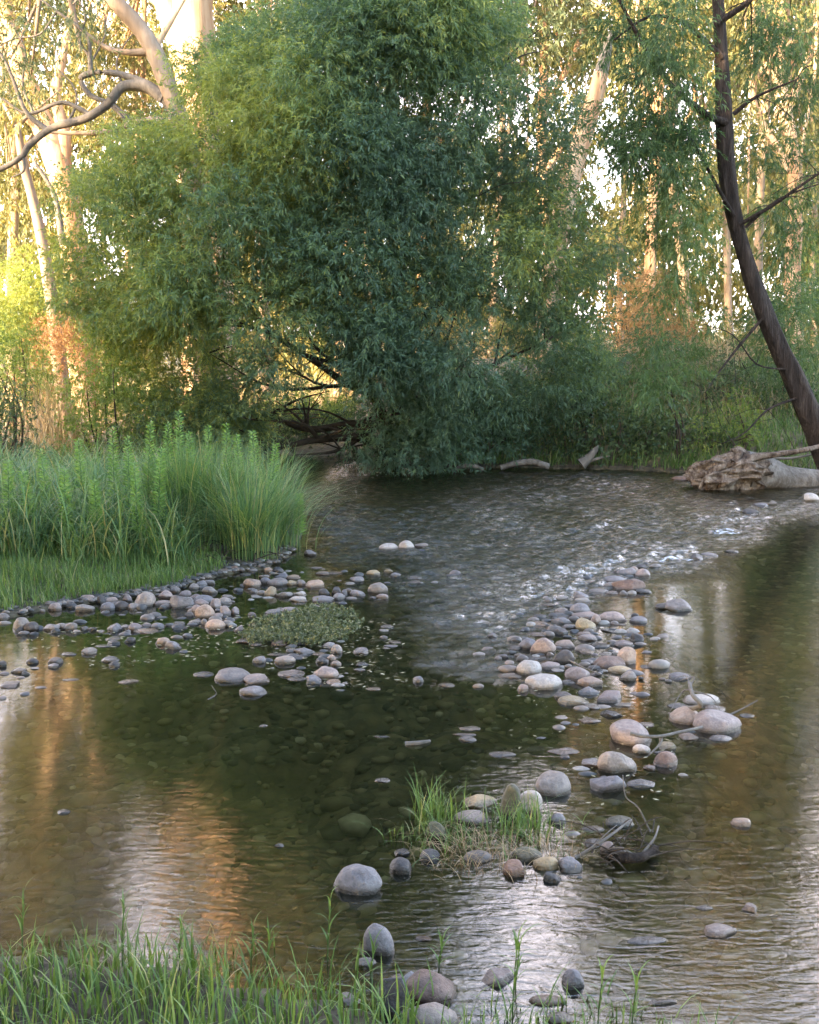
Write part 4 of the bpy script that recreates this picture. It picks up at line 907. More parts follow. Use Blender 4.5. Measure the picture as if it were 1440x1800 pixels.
# ------------------------------------------------------------------ shrubs
def shrub(name, u0, u1, v0, v1, Y, dy, n, r0, r1, leafm, label, seed, per=260, L=.06, Wd=.016, mode='out', val=.45, group=None, nleaf=12, s_len=.2, stems=8, cat="shrub"):
    rg = np.random.default_rng(seed)
    c = pd((u0 + u1) / 2, v1, Y)
    z0 = gz(c.x, Y)
    root = empty(name, (c.x, Y, z0)); off = np.array([c.x, Y, z0])
    cs, rr, rv = [], [], []
    for k in range(n):
        a = rg.uniform(0, 1); u = u0 + (u1 - u0) * rg.uniform(0, 1); q = 1 - abs(2 * (u - u0) / (u1 - u0) - 1) ** 2.5
        v = v1 - (v1 - v0) * q * rg.uniform(0, 1)
        p = np.array(pd(u, v, Y + rg.uniform(-dy, dy)))
        p[2] = max(p[2], gz(p[0], p[1]) + .1)
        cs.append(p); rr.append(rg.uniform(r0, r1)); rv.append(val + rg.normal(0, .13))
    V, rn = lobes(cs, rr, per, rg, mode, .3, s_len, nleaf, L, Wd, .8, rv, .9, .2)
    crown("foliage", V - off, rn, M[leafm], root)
    tb = Tubes()
    for k in range(stems):
        p = cs[rg.integers(len(cs))] - off
        b0 = np.array([p[0] * .4 + rg.normal(0, .1), rg.normal(0, .2), -.1])
        tb.add([b0, (b0 + p) / 2 + rg.normal(0, .08, 3), p], [.022, .015, .006], 5, .05, 3)
    tb.build("stem", M['bark_willow'], root)
    tag(root, label, cat, group)
    return root
shrub("shrub", 620, 1000, 690, 815, 16.2, .6, 46, .2, .4, 'shrub', "dark tangled shrub in deep shade under the willow at the waterline", 201, per=300, val=.2)  # leaf tone lowered to carry the shade under the willow
shrub("shrub", 870, 1080, 520, 760, 17.6, .8, 46, .25, .45, 'willow', "dull green shrub bridging the willow and the open gap", 202, per=220)
shrub("shrub", 1010, 1240, 560, 730, 19, .9, 40, .25, .45, 'shrub', "grey-green bushy shrub on top of the far bank", 203, val=.6)
shrub("shrub", 1120, 1215, 500, 640, 22.5, .7, 20, .3, .5, 'rust', "rusty orange bush glowing in low sun up the far bank", 204, L=.09)
shrub("shrub", 1070, 1150, 470, 580, 25, .8, 18, .3, .5, 'rust', "smaller rusty bush in the gap beside the willow", 205, L=.09, val=.6)
shrub("shrub", 1000, 1120, 700, 812, 15.7, .4, 26, .12, .24, 'shrub', "leafy bramble spilling down the far bank to the driftwood", 206, L=.07, Wd=.035, nleaf=9)
shrub("shrub", 1110, 1260, 690, 800, 15.6, .5, 30, .12, .26, 'shrub', "broad-leaved bramble between the bank stub and the root ball", 207, L=.07, Wd=.03, val=.6, nleaf=9)
shrub("shrub", 1240, 1460, 600, 740, 17, .8, 44, .18, .36, 'shrub', "mixed green scrub on the bank behind the leaning trunk", 208, val=.55)
shrub("shrub", 1300, 1520, 470, 640, 20, 1, 34, .3, .5, 'weep', "feathery green shrub behind the leaning trunk", 209, mode='up')
shrub("shrub", 1400, 1480, 440, 540, 27, .8, 14, .3, .5, 'bright', "yellow-green sunlit bush at the frame edge beyond the leaning trunk", 210, L=.09)
shrub("shrub", 130, 260, 540, 800, 15, .7, 50, .2, .36, 'bright', "yellow-green sunlit bush between the reeds and the willow", 211, val=.4)
shrub("shrub", 200, 330, 700, 800, 14.6, .5, 26, .16, .3, 'shrub', "small olive bush just above the sedge clump", 212, val=.7)
shrub("shrub", -60, 90, 560, 700, 19, .9, 36, .25, .45, 'bright', "light green bush at the frame edge behind the dry reeds", 213, val=.3)
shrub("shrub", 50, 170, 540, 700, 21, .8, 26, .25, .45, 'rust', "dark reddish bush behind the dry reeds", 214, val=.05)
shrub("shrub", -40, 60, 680, 800, 14.2, .5, 26, .15, .28, 'shrub', "green weedy bush at the frame edge above the sedge", 215, val=.6)
shrub("shrub", -40, 120, 450, 580, 25, 1, 36, .4, .6, 'bright', "sunlit golden bush below the red gum stems", 216, L=.1, val=.8)
shrub("shrub", 380, 640, 690, 800, 20.5, .8, 44, .3, .5, 'bright', "bright sunlit scrub glimpsed beneath the low willow limbs", 217, L=.08)
shrub("shrub", 400, 640, 700, 815, 18.6, .5, 40, .2, .36, 'shrub', "dark low bush added behind the bare willow limbs to darken the gap", 224, per=300, val=.3)  # added bush, darkens the bright gap at the willow's base
shrub("shrub", 1160, 1330, 560, 640, 24, 1, 26, .3, .5, 'gum', "pale dry scrub at the top of the far bank", 218, L=.09, val=.8)
shrub("shrub", 700, 960, 480, 620, 25, 1, 34, .4, .6, 'gum', "sunlit scrub glimpsed through the willow", 219, L=.1, val=.8)
shrub("shrub", 200, 460, 420, 620, 26, 1, 50, .4, .6, 'gum', "golden scrub behind the shoulder of the willow", 220, L=.1, val=.7)

shrub("shrub", 1230, 1330, 690, 790, 15.2, .4, 26, .12, .24, 'bright', "yellow-green weedy bush on the bank just above the root ball", 221, L=.05, val=.4)
shrub("shrub", 960, 1090, 610, 740, 16.8, .5, 30, .16, .3, 'shrub', "olive bush with dead canes where the willow meets the bank", 222, val=.75)
shrub("shrub", 1130, 1300, 620, 720, 17.6, .6, 34, .18, .34, 'gumdark', "silvery tangled bush halfway up the far bank", 223, L=.05, val=.8)
# ------------------------------------------------------------------ shade trees beside and behind the viewer (they cast the shade on the creek)
SH = [(-9.5, 3.2, 11, 3.0), (-14, 5.0, 13, 3.2), (-11, -2.5, 13, 3.4), (-18, 1.0, 15, 3.8), (-6, -8, 13, 3.4), (-24, -3, 15, 3.6), (-17, -6, 14, 3.8), (-30, -9, 16, 4), (-10, -13, 12, 3.5), (1, -12, 12, 3.5), (-23, -12, 15, 3.6), (9, -7, 12, 3.2), (-15, -17, 15, 3.6), (-7.5, -4, 12, 3.2), (-5, -5.5, 10, 3), (-13, -9, 14, 3.6), (-19, -10, 15, 3.6), (-10, -7.5, 13, 3.4), (-14, -1, 13, 3.4), (-16.5, 6.8, 13, 3.0), (-22, 2, 15, 3.4), (-8.5, 7.2, 12, 2.9)]
def shade_tree(H, Rr, seed):
    rg = np.random.default_rng(seed)
    root = empty("shade_tree", (0, 0, 0))
    tb = Tubes(); tb.add([(0, 0, -.2), (.1, 0, H * .3), (-.1, .1, H * .6), (0, 0, H * .9)], [.3, .25, .18, .05], 10, .1)
    n = 80
    cs = []; rr = []
    while len(cs) < n:
        p = rg.uniform(-1, 1, 3)
        if np.linalg.norm(p) > 1: continue
        cs.append(np.array([p[0] * Rr, p[1] * Rr, H * .54 + p[2] * H * .46])); rr.append(rg.uniform(.6, 1.1))
    for k in range(0, n, 4):
        tb.add([(0, 0, cs[k][2] * .6), cs[k] * (.5, .5, .85), cs[k]], [.08, .05, .02], 5, 0, 3)
    tb.build("trunk", M['bark_pale'], root)
    V, rn = lobes(cs, rr, 30, rg, 'out', .4, .6, 9, .28, .085, .8, [.4] * n, .8, .2)
    crown("crown", V, rn, M['gumdark'], root)
    return root
protos = [shade_tree(12, 3.2, 300), shade_tree(14, 3.6, 301)]
for k, (x, y, H, Rr) in enumerate(SH):
    o = protos[k] if k < 2 else copy_tree(protos[k % 2])
    o.location = (x, y, gz(x, y)); o.rotation_euler = (0, 0, k * 1.3)
    tag(o, "dense dull green creekside tree standing outside the frame and shading the water", "tree", "shade trees outside the frame")

# ------------------------------------------------------------------ blades
def blades(x, y, z, L, Wd, lean, rg, seg=4, rnd=None, up=1.0, az=None):
    n = len(x)
    az = rg.uniform(0, 2 * math.pi, n) if az is None else az
    d = np.stack([np.cos(az), np.sin(az), 0 * az], -1)
    side = np.stack([-np.sin(az), np.cos(az), 0 * az], -1)
    tt = np.linspace(0, 1, seg + 1)
    pos = []
    for t in tt:
        hx = lean * L * t ** 2.1
        hz = L * (t - .45 * lean * t ** 2.6) * up
        c = np.stack([x, y, z], -1) + d * hx[:, None]; c[:, 2] += hz
        w_ = Wd * (1 - t) ** .6 * (.55 + .9 * min(t * 3, 1) * .5)
        pos.append(c + side * w_[:, None] / 2); pos.append(c - side * w_[:, None] / 2)
    V = np.stack(pos, 1)                                 # n, 2(seg+1), 3
    idx = np.arange(n)[:, None] * (2 * (seg + 1))
    fs = []
    for k in range(seg):
        fs.append(np.stack([idx[:, 0] + 2 * k, idx[:, 0] + 2 * k + 1, idx[:, 0] + 2 * k + 3, idx[:, 0] + 2 * k + 2], -1))
    F = np.stack(fs, 1).reshape(-1, 4)
    r = rg.uniform(0, 1, n) ** 1.3 if rnd is None else rnd
    return V.reshape(-1, 3), F, np.repeat(r, 2 * (seg + 1))
def scatter(poly_px, n, rg, z=0.0):
    P = np.array([W(*p) for p in poly_px])
    lo, hi = P.min(0), P.max(0)
    out = np.zeros((0, 2))
    while len(out) < n:
        q = rg.uniform(lo, hi, (n * 3, 2))
        out = np.vstack([out, q[sdf(q[:, 0], q[:, 1], P) < 0]])
    return out[:n, 0], out[:n, 1]
def joinv(parts):
    Vs, Fs, Rs, o = [], [], [], 0
    for V, F, r in parts:
        Vs.append(V); Fs.append(F + o); Rs.append(r); o += len(V)
    return np.vstack(Vs), np.vstack(Fs), np.concatenate(Rs)
def blade_obj(name, parts, mat, parent=None, loc=None):
    V, F, r = joinv(parts)
    if loc is not None: V = V - np.array(loc)
    return mk(name, V, F, mat, parent, smooth=True, attrs={"rnd": r}, loc=loc)

rg = np.random.default_rng(40)
# lawn-like grass on the reed bank
x, y = scatter([(-120, 1092), (0, 1082), (110, 1062), (200, 1050), (290, 1038), (350, 1018), (400, 1003), (380, 985), (200, 975), (-160, 975)], 15000, rg)
dens = vn3(np.stack([x, y, 0 * x], -1), 2.2, 1)
keep = dens > rg.uniform(-1.2, .25, len(x)) - .3
x, y = x[keep], y[keep]
z = terrain(x, y) - .01
Lb = rg.uniform(.05, .15, len(x)) * (1 + .35 * dens[keep]) * (1 + .6 * vn3(np.stack([x, y, 0 * x], -1), 5, 7)) + (rg.uniform(0, 1, len(x)) > .96) * rg.uniform(.05, .22, len(x))
tag(blade_obj("bank_grass", [blades(x, y, z, Lb, np.full(len(x), .006), rg.uniform(.1, .8, len(x)), rg, 3)], M['grass']), "short bright green grass between the sedge clump and the shore stones", kind="stuff")
# foreground grass
def tufts(poly, n, per, Lr, wd, rg, spread=.04, seg=4, leanr=(.05, .7), zmin=-.04):
    x0, y0 = scatter(poly, n, rg)
    x = np.repeat(x0, per) + rg.normal(0, spread, n * per); y = np.repeat(y0, per) + rg.normal(0, spread, n * per)
    z = np.maximum(terrain(x, y), zmin) - .01
    s = np.repeat(rg.uniform(.6, 1.15, n), per)
    L = rg.uniform(*Lr, n * per) * s
    return blades(x, y, z, L, np.full(n * per, wd) * rg.uniform(.7, 1.3, n * per), rg.uniform(*leanr, n * per), rg, seg)
parts = [tufts([(-60, 1700), (180, 1715), (400, 1750), (560, 1790), (640, 1900), (-80, 1900)], 170, 6, (.06, .18), .0075, rg, .05),
         tufts([(-60, 1690), (100, 1670), (330, 1690), (600, 1720), (700, 1790), (300, 1790)], 46, 5, (.06, .17), .007, rg),
         tufts([(600, 1740), (760, 1790), (900, 1850), (700, 1890), (560, 1880)], 34, 5, (.07, .18), .007, rg),
         tufts([(860, 1760), (1200, 1770), (1300, 1880), (850, 1890)], 60, 6, (.06, .17), .006, rg),
         tufts([(-20, 1640), (300, 1650), (640, 1700), (300, 1700)], 24, 5, (.05, .13), .006, rg, .03)]
tag(blade_obj("grass", parts, M['grass']), "fresh green grass growing out of the shallow near edge", kind="stuff")
# upright leafy stems standing out of the near grass
def grass_stem(rg, H=.24):
    root = empty("grass_plant", (0, 0, 0))
    tb = Tubes(); tb.add([(0, 0, -.03), (.004, 0, H * .5), (.012, .004, H)], [.0022, .0018, .001], 5, 0, 3)
    tb.build("stem", M['grass'], root)
    P, parts = [], []
    n = 9
    zz = np.linspace(H * .25, H * .98, n)
    V, F, r = blades(np.linspace(.002, .012, n), np.zeros(n), zz, rg.uniform(.05, .085, n), np.full(n, .007), rg.uniform(.4, .9, n), rg, 4, az=np.arange(n) * 2.4)
    mk("blades", V, F, M['grass'], root, attrs={"rnd": r * .7}).name = "foliage"
    return root
GS = [(40, 1690, .24), (215, 1700, .24), (440, 1700, .2), (468, 1705, .18), (575, 1690, .3), (315, 1720, .2), (900, 1790, .33), (1050, 1800, .24), (905, 1740, .22), (770, 1700, .14), (1110, 1800, .2), (650, 1720, .16)]
GL = ["grass stem near the frame edge behind the near grass", "tallest grass stem before the grey ripples", "grass stem in front of the orange glow on the water", "shorter grass stem beside the orange glow stem",
      "long thin grass stem beside the dark smooth boulder", "grass stem above the small mauve stone in the grass", "tall bent grass stem against the white sky reflection", "upright grass stem beside the pinkish flat stone",
      "thin grass stem on the white sky reflection", "short sprig beside the twiggy debris near the egg-shaped stone", "grass stem at the dark edge of the clear pool", "short grass stem before the egg-shaped stone"]
for k, (u, v, H) in enumerate(GS):
    t = grass_stem(np.random.default_rng(400 + k), H * .72)
    p = px(u, v); t.location = (p.x, p.y, max(gz(p.x, p.y), -.03))
    tag(t, GL[k], "grass", "grass stems rising from the near edge")
# tuft in the stream
c = px(860, 1470)
tr_ = empty("grass_tuft", (c.x, c.y, 0))
parts = [tufts([(720, 1440), (800, 1415), (1000, 1430), (1010, 1470), (930, 1510), (760, 1510), (700, 1470)], 64, 6, (.05, .16), .0045, rg, .06, leanr=(.1, 1.1), zmin=-.02),
         tufts([(740, 1430), (810, 1420), (800, 1460), (740, 1465)], 13, 8, (.12, .24), .0055, rg, .03, zmin=-.02),
         tufts([(900, 1440), (960, 1440), (960, 1475), (900, 1475)], 11, 8, (.12, .23), .0055, rg, .03, zmin=-.02)]
V, F, r = joinv(parts); V = V - np.array(tr_.location)
mk("blades", V, F, M['grass'], tr_, attrs={"rnd": r}).name = "foliage"
parts = [tufts([(740, 1470), (980, 1470), (1000, 1530), (780, 1540)], 55, 6, (.05, .13), .003, rg, .05, leanr=(.6, 1.3), zmin=-.01)]
V, F, r = joinv(parts); V = V - np.array(tr_.location)
mk("dead_blades", V, F, M['dry'], tr_, attrs={"rnd": r * .6}).name = "dead_straw"
tag(tr_, "wispy green grass tuft with dead straw growing over stones in mid-stream", "grass tuft")

# sedge
def sedge(name, u0, u1, v0, v1, n, Lr, seed, leanr=(.05, 1.15), mat='sedge', wd=.0125, clump=22):
    rg = np.random.default_rng(seed)
    k = max(1, n // clump)
    x0, y0 = scatter([(u0, v1), (u1, v1), (u1, v0), (u0, v0)], k, rg)
    x = np.repeat(x0, clump) + rg.normal(0, .07, k * clump); y = np.repeat(y0, clump) + rg.normal(0, .07, k * clump)
    z = np.maximum(terrain(x, y), -.03) - .02
    L = rg.uniform(*Lr, k * clump) * np.repeat(rg.uniform(.55, 1.12, k), clump)
    return blades(x, y, z, L, np.full(len(x), wd) * rg.uniform(.7, 1.3, len(x)), rg.uniform(*leanr, len(x)), rg, 6)
tag(blade_obj("sedge_bed", [sedge("s", -120, 330, 930, 1012, 5200, (.3, .85), 41, (.2, 1.3)), sedge("s", -120, 380, 905, 990, 4200, (.45, .92), 49, (.2, 1.3)), sedge("s", -120, 460, 880, 915, 2200, (.5, .85), 42, (.3, 1.2))], M['sedge']), "dense bed of tall green sedge behind the shore grass", kind="stuff")
def sedge_tussock(u, v, n, Lr, spread, lab, seed, leanr=(.1, 1.0)):
    rg = np.random.default_rng(seed)
    c = px(u, v)
    x = c.x + rg.normal(0, spread, n); y = c.y + rg.normal(0, spread * .7, n)
    z = np.maximum(terrain(x, y), -.03) - .02
    az = np.arctan2(y - c.y, x - c.x) + rg.normal(0, .6, n)
    V, F, r = blades(x, y, z, rg.uniform(*Lr, n), rg.uniform(.005, .010, n), rg.uniform(*leanr, n), rg, 7, az=az)
    o = mk("sedge_tussock", V - np.array((c.x, c.y, 0)), F, M['sedge'], None, attrs={"rnd": r}, loc=(c.x, c.y, 0))
    tag(o, lab, "sedge", "sedge tussocks at the water's edge")
sedge_tussock(440, 985, 620, (.6, 1.0), .10, "fountain-shaped sedge tussock at the water's edge, its blades bent over the stream", 43)
sedge_tussock(482, 960, 460, (.5, .9), .12, "outermost blue-green sedge tussock leaning over the riffle", 44)
sedge_tussock(385, 965, 600, (.7, 1.05), .13, "upright sedge tussock behind the fountain-shaped one", 45, (.05, .6))
sedge_tussock(330, 968, 600, (.7, 1.1), .14, "yellower sedge tussock above the dark root tangle", 46, (.05, .7))
sedge_tussock(470, 915, 460, (.6, .95), .14, "far sedge tussock against the dark water under the willow", 47, (.1, .8))
# leafy herb stems
def herb(H, seed):
    rg = np.random.default_rng(seed)
    root = empty("leafy_herb", (0, 0, 0))
    bx, by = rg.normal(0, .05, 2)
    tb = Tubes(); tb.add([(0, 0, -.02), (bx * .3, by * .3, H * .5), (bx, by, H)], [.004, .003, .0015], 5, 0, 3)
    tb.build("stem", M['sedge'], root)
    n = 130
    t = np.linspace(.25, 1, n)
    C = np.stack([bx * t ** 1.7, by * t ** 1.7, H * t], -1)
    az = np.arange(n) * 2.4
    D = nrm(np.stack([np.cos(az), np.sin(az), .55 + 0 * az], -1))
    V, r = leaf_arrays(C, D, .085 * (1.15 - t) ** .5 + .015, np.full(n, .015), rg.uniform(.3, .8, n), rg)
    crown("foliage", V, r, M['herb'], root)
    return root
M['herb'] = leaf_mat("herb_leaf", [(0, (.11, .21, .07)), (.5, (.17, .30, .09)), (1, (.27, .40, .13))], .4)
HS = [(20, 975, .95), (60, 980, .85), (120, 985, .9), (175, 985, .8), (245, 985, .85), (280, 975, .95), (205, 965, 1.08), (232, 970, 1.0), (262, 955, 1.12), (300, 950, 1.1), (318, 945, 1.22), (345, 955, 1.05), (370, 945, 1.1), (402, 950, 1.15), (428, 945, 1.05), (455, 940, 1.1), (475, 950, 1.0), (150, 950, 1.1), (90, 960, 1.02), (525, 950, .55)]
HW = ["short leafy spike at the frame edge on the reed bank", "lower leafy spike in the paler part of the sedge bed", "leafy spike standing in front of the thick sedge bed", "low bushy leafy spike above the rough bank grass", "leafy spike beside the golden hollow in the sedge", "leafy spike between the golden hollow and the fountain-shaped sedge", "third of the row of leafy spikes counting from the reed side", "leafy spike right of the shaded sedge hollow", "pale leafy spike above the yellow blades", "leafy spike just before the tallest one", "tallest leafy spike rising against the willow shade", "leafy spike just after the tallest one",
      "leafy spike in front of the low willow limbs", "leafy spike above the fountain-shaped sedge", "dark-backed leafy spike beside the low limb", "leafy spike nearest the hollow under the willow", "last full-sized leafy spike before the open water", "leafy spike over the thick sedge bed", "leafy spike closest to the frame edge", "short lone leafy spike bending over the riffle"]
for k, (u, v, H) in enumerate(HS):
    t = herb(H * (.86 if u > 190 else .72), 500 + k); p = px(u, v + 12); t.location = (p.x, p.y, max(gz(p.x, p.y), -.02))
    tag(t, HW[k], "herb", "leafy herb spikes in the sedge")
# dry reeds
rg = np.random.default_rng(48)
for (u, v, Y, n, H, lab) in [(100, 740, 15.5, 240, 1.5, "tall reddish dry reed clump behind the sedge"), (60, 720, 17, 140, 1.3, "paler dry reed clump behind the reddish one")]:
    c = pd(u, v, Y); z0 = gz(c.x, c.y)
    x = rg.normal(0, .28, n); y = rg.normal(0, .2, n)
    V, F, r = blades(x, y, np.zeros(n) - .05, rg.uniform(.7, 1.1, n) * H, np.full(n, .011), rg.uniform(.05, .45, n), rg, 5)
    o = mk("dry_reeds", V, F, M['dry'], None, attrs={"rnd": r}, loc=(c.x, c.y, z0)); o.name = "reed_clump"
    tag(o, lab, "reeds")
# far bank herbage
def bank_cover(name, poly, n, L, wd, mat, lab, seed, seg=3, leanr=(.2, 1)):
    rg = np.random.default_rng(seed)
    P = np.array(poly); lo, hi = P.min(0), P.max(0)
    q = rg.uniform(lo, hi, (n * 3, 2)); q = q[sdf(q[:, 0], q[:, 1], P) < 0][:n]
    x, y = q[:, 0], q[:, 1]
    d = sdf(x, y, RIVER); x, y = x[d > .02], y[d > .02]
    dn = vn3(np.stack([x, y, 0 * x], -1), 1.8, seed)
    k = dn > rg.uniform(-1.1, .3, len(x)); x, y = x[k], y[k]
    tag(blade_obj(name, [blades(x, y, terrain(x, y) - .02, rg.uniform(*L, len(x)), np.full(len(x), wd), rg.uniform(*leanr, len(x)), rg, seg)], M[mat]), lab, kind="stuff")
bank_cover("bank_herbage", [(.3, 14.6), (8, 13.4), (12, 14), (12, 18), (6, 19), (0, 19)], 34000, (.12, .34), .016, 'grass', "rank green grass covering the far bank down to the water", 60)
bank_cover("dry_grass", [(1.5, 16), (9, 15.5), (12, 22), (3, 23)], 7000, (.3, .7), .01, 'dry', "straw-coloured dry grass on top of the far bank", 61)
bank_cover("woodland_grass", [(-14, 20), (14, 21), (22, 40), (-22, 40)], 16000, (.2, .6), .02, 'dry', "golden dry grass on the sunlit woodland floor", 62)
bank_cover("reed_bank_grass", [(-9, 9), (-3, 9.5), (-2.6, 15), (-9, 16)], 12000, (.2, .5), .01, 'grass', "green grass behind the sedge bed", 63)

# ------------------------------------------------------------------ fallen log with root ball
LG = px(1262, 860)
root = empty("fallen_log", (LG.x, LG.y, 0)); off = np.array(root.location)
q = lambda u, v, Y: np.array(pd(u, v, Y)) - off
Yl = LG.y + .1
tb = Tubes(); tb.add([q(1310, 828, Yl + .05), q(1345, 832, Yl + .1), q(1385, 843, Yl + .2), (q(1440, 845, Yl + .3)), q(1520, 848, Yl + .5), q(1660, 852, Yl + .8)], [.23, .20, .15, .125, .115, .09], 18, .16, 8, 3)
tb.build("trunk", M['log'], root)
rg = np.random.default_rng(70)
def ridged(V, f, sd_):
    return 1 - 2 * np.abs(vn3(V * (.45, 1.3, 1.3), f, sd_))
V = ICO.copy()
bm = bmesh.new(); bmesh.ops.create_icosphere(bm, subdivisions=6, radius=1)
V = np.array([v.co[:] for v in bm.verts]); VF = np.array([[v.index for v in f.verts] for f in bm.faces]); bm.free()
dsp = .32 * vn3(V, 1.6, 4) + .26 * ridged(V, 2.6, 1) + .17 * ridged(V, 6, 8) + .06 * ridged(V, 13, 3) - .45 * np.exp(-((V - (.25, -.75, -.45)) ** 2).sum(1) / .09) - .3 * np.exp(-((V - (-.3, -.8, .15)) ** 2).sum(1) / .03)
V = V * (.88 + dsp)[:, None]
V[:, 2] += .35 * np.exp(-((V[:, 0] - .1) / .25) ** 2) * np.maximum(V[:, 2], 0)
V = V * (.44, .27, .215) + q(1290, 834, Yl)
mk("root_ball", V, VF, M['rootwood'], root)
for pts, r0 in [([(1300, 815), (1330, 803), (1370, 798), (1420, 790), (1460, 780)], .055), ([(1285, 815), (1255, 826), (1240, 842), (1230, 860)], .05), ([(1288, 838), (1264, 846), (1246, 854), (1230, 862)], .045),
                ([(1290, 812), (1300, 796), (1284, 790)], .05), ([(1280, 815), (1258, 808), (1244, 812)], .035), ([(1262, 845), (1246, 836), (1236, 828)], .035),
                ([(1275, 850), (1262, 856), (1256, 864)], .035)]:
    t_ = Tubes(); t_.add([q(u, v, Yl - .20 + .02 * k) for k, (u, v) in enumerate(pts)], np.linspace(r0, r0 * .35, len(pts)), 12, .4, 8, pts[0][0])
    t_.build("root", M['rootwood'], root)
tag(root, "weathered grey fallen log with a gnarled reddish root ball at the far waterline", "log")

def drift(name, pts, r0, r1, lab, cat, mat='bark_grey', wob=.15, seg=8, grp=None, side=()):
    P0 = Vector(pts[0]); off = np.array(P0)
    tb = Tubes(); tb.add([np.array(p) - off for p in pts], np.linspace(r0, r1, len(pts)), seg, wob, 6, pts[0][0])
    for sp, sr in side: tb.add([np.array(p) - off for p in sp], np.linspace(sr, sr * .3, len(sp)), 6, wob, 5, sr)
    o = tb.build(name, M[mat]); o.location = P0
    return tag(o, lab, cat, grp)
D = lambda u, v, z=0.0: tuple(px(u, v, z))
E = lambda u, v, Y: tuple(pd(u, v, Y))
drift("driftwood", [E(1022, 816, 15.3), E(1034, 806, 15.3), E(1044, 794, 15.3), E(1052, 784, 15.4)], .09, .02, "pale pointed wooden stub sticking out of the far bank", "driftwood", side=[([E(1030, 812, 15.3), E(1060, 804, 15.3), E(1072, 802, 15.3)], .03)])
drift("driftwood", [E(880, 822, 15.2), E(905, 815, 15.2), E(935, 812, 15.2), E(965, 820, 15.2)], .04, .05, "low curved log half in the water under the dark bank", "driftwood", 'log')
drift("driftwood", [E(795, 828, 15), E(812, 820, 15), E(832, 819, 15), E(850, 826, 15)], .03, .03, "small arched brown log at the waterline under the willow", "driftwood", 'log')
drift("driftwood", [E(1335, 800, 14.2), E(1380, 806, 14.3), E(1430, 798, 14.5), E(1470, 780, 14.7)], .02, .012, "thin bleached branch lying on grass behind the fallen log", "driftwood")
drift("twig", [D(1200, 1248, .02), D(1190, 1228, .09), D(1172, 1208, .13), D(1212, 1250, .1)][:1] + [D(1243, 1256, .03), D(1232, 1240, .09), D(1218, 1222, .13), D(1212, 1200, .15)][1:], .012, .008, "upright grey dead twig propped on the twig heap boulders", "twig",
      side=[([D(1215, 1212, .13), D(1200, 1216, .08), D(1178, 1250, .02)], .005), ([D(1216, 1214, .13), D(1250, 1225, .1), D(1268, 1252, .03)], .004), ([D(1214, 1205, .14), D(1220, 1190, .17), D(1196, 1196, .14)], .005), ([D(1212, 1200, .15), D(1205, 1188, .16), D(1188, 1192, .12)], .004)])
drift("twig", [D(1280, 1258, .03), D(1305, 1246, .05), D(1332, 1231, .08)], .006, .003, "thin straight pale twig pointing over the trunk reflection", "twig", wob=.05)
drift("twig", [D(1108, 1289, .10), D(1130, 1294, .09), D(1160, 1294, .08), D(1190, 1288, .06), D(1235, 1278, .04)], .008, .006, "forked dead stick lying across the big mauve boulder", "twig", side=[([D(1162, 1294, .07), D(1160, 1308, .05), D(1140, 1328, .02)], .009)])
drift("twig", [D(1012, 1508, .0), D(1060, 1478, .05), D(1108, 1442, .06)], .006, .004, "long pale stick slanting onto the debris pile", "twig", side=[([D(1040, 1490, .04), D(1070, 1462, .08), D(1085, 1450, .06)], .003)])
drift("twig", [D(1130, 1500, .02), D(1150, 1474, .05), D(1158, 1452, .06)], .005, .003, "curved bleached twig at the edge of the debris pile", "twig", side=[([D(1118, 1505, .02), D(1090, 1490, .06), D(1060, 1495, .03)], .004)])
drift("twig", [D(1143, 1462, .0), D(1122, 1420, .08), D(1100, 1400, .14), D(1095, 1362, .2)], .004, .0015, "thin arching dead stem rising over the debris pile", "twig", wob=.02)
drift("driftwood", [D(1078, 1500, .01), D(1100, 1508, .02), D(1130, 1506, .02), D(1152, 1492, .01)], .02, .014, "blackish waterlogged wood lump under the debris twigs", "driftwood", 'bark_dark', .3, 10)
drift("twig", [D(365, 1230, .0), D(380, 1220, .01), D(372, 1205, .06)], .003, .002, "tiny bent twig poking from the shaded pool by the grey cobbles", "twig", wob=.02)
drift("twig", [D(1000, 1160, .09), D(1030, 1175, .08), D(1070, 1190, .03)], .004, .002, "thin dead stalk lying over the blackish rock of the bar", "twig", wob=.02, side=[([D(1040, 1178, .07), D(1055, 1160, .1)], .002), ([D(1034, 1176, .07), D(1050, 1182, .06), D(1062, 1168, .1)], .002)])
drift("driftwood", [D(712, 1308, .002), D(735, 1306, .006), D(756, 1303, .002)], .012, .008, "flat pale wood chip floating alone in the shaded pool", "driftwood", wob=.2)
rg = np.random.default_rng(73)
tb = Tubes(); c = px(1105, 1500); off = np.array(c)
for k in range(30):
    a = np.array(px(rg.uniform(1040, 1160), rg.uniform(1465, 1520))) - off; a[2] = rg.uniform(0, .03)
    d = np.array([rg.normal(0, .10), rg.normal(0, .06), abs(rg.normal(0, .035))])
    tb.add([a, a + d * .5 + (0, 0, .012), a + d], [.003, .0025, .001], 5, 0, 3)
o = tb.build("stick_pile", M['bark_willow']); o.location = c
tag(o, "small dark pile of dead sticks caught on stones beside the grass tuft", "sticks")
# roots and sticks under the sedge edge
rg = np.random.default_rng(71)
tb = Tubes(); c = px(370, 985); off = np.array(c)
for k in range(46):
    a = np.array(px(rg.uniform(285, 455), rg.uniform(968, 1000))) - off; a[2] = .04
    d = rg.normal(0, .2, 3); d[2] = abs(rg.normal(0, .05))
    tb.add([a, a + d * .5 + (0, 0, .04), a + d], [.006, .005, .002], 5, 0, 3)
o = tb.build("root_tangle", M['bark_willow']); o.location = c
tag(o, "dark tangle of roots and dead sticks under the sedge edge", "roots")

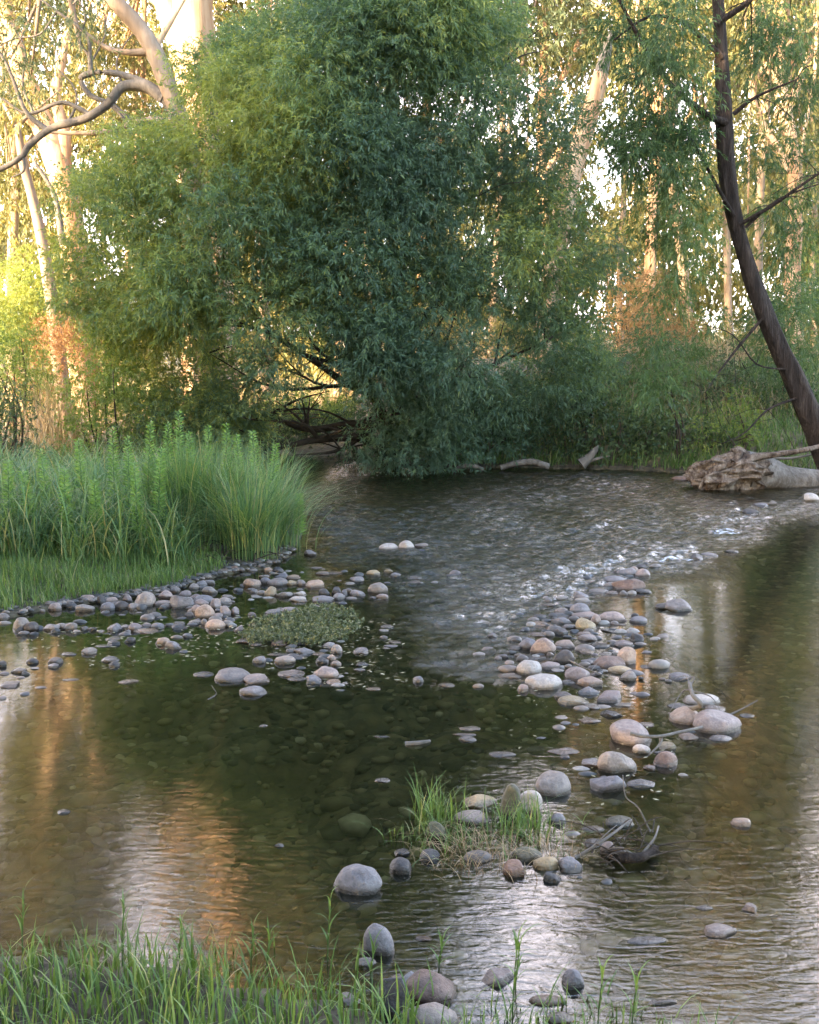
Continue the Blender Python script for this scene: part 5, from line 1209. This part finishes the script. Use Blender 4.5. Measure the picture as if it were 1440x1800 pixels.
# floating things
rg = np.random.default_rng(72)
def flecks(name, poly, n, L, lab, mat='litter', z=.003, up=0):
    x, y = scatter(poly, n, rg)
    P = np.stack([x, y, np.full(n, z)], -1)
    D_ = nrm(np.stack([rg.normal(size=n), rg.normal(size=n) * .8, np.abs(rg.normal(size=n)) * up], -1))
    Ls = rg.uniform(*L, n)
    S = np.stack([-D_[:, 1], D_[:, 0], 0 * D_[:, 0]], -1) * (Ls * .2)[:, None]
    m_ = P + D_ * (Ls * .5)[:, None]; tip = P + D_ * Ls[:, None]
    V = np.stack([P, m_ + S, tip, m_ - S], 1).reshape(-1, 3)
    return tag(mk(name, V, np.arange(4 * n).reshape(-1, 4), M[mat], smooth=False, attrs={"rnd": np.repeat(rg.uniform(0, 1, n), 4)}), lab, kind="stuff")
flecks("leaf_litter", [(60, 1105), (420, 1080), (700, 1090), (720, 1210), (560, 1215), (420, 1150), (140, 1185), (40, 1150)], 500, (.012, .045), "scattered straw-coloured leaf flecks floating around the stones")
flecks("leaf_litter", [(870, 1200), (1180, 1200), (1200, 1400), (980, 1420), (900, 1300)], 130, (.01, .03), "sparse pale leaf flecks floating beside the cobble bar")
# mat of floating water plants
c = px(545, 1110)
x, y = scatter([(415, 1116), (450, 1098), (520, 1082), (560, 1070), (620, 1080), (640, 1104), (610, 1126), (560, 1140), (500, 1134), (440, 1134)], 3000, rg)
kp = vn3(np.stack([x, y, 0 * x], -1), 6, 3) + .5 * vn3(np.stack([x, y, 0 * x], -1), 15, 5) > rg.uniform(-.7, .35, len(x)); x, y = x[kp], y[kp]
C = np.stack([x, y, rg.uniform(0, .035, len(x))], -1)
A = nrm(np.stack([rg.normal(0, .5, len(x)), rg.normal(0, .5, len(x)), np.abs(rg.normal(.6, .3, len(x)))], -1))
V, r = sprays(C, A, .03, 7, .017, .010, rg, .1, 1.1)
M['cress'] = leaf_mat("water_plant", [(0, (.05, .065, .03)), (.5, (.12, .14, .07)), (1, (.32, .30, .19))], .25)
tag(mk("water_plants", V, np.arange(len(V)).reshape(-1, 4), M['cress'], smooth=False, attrs={"rnd": r}), "low grey-green mat of small-leaved water plants between the stones", kind="stuff")
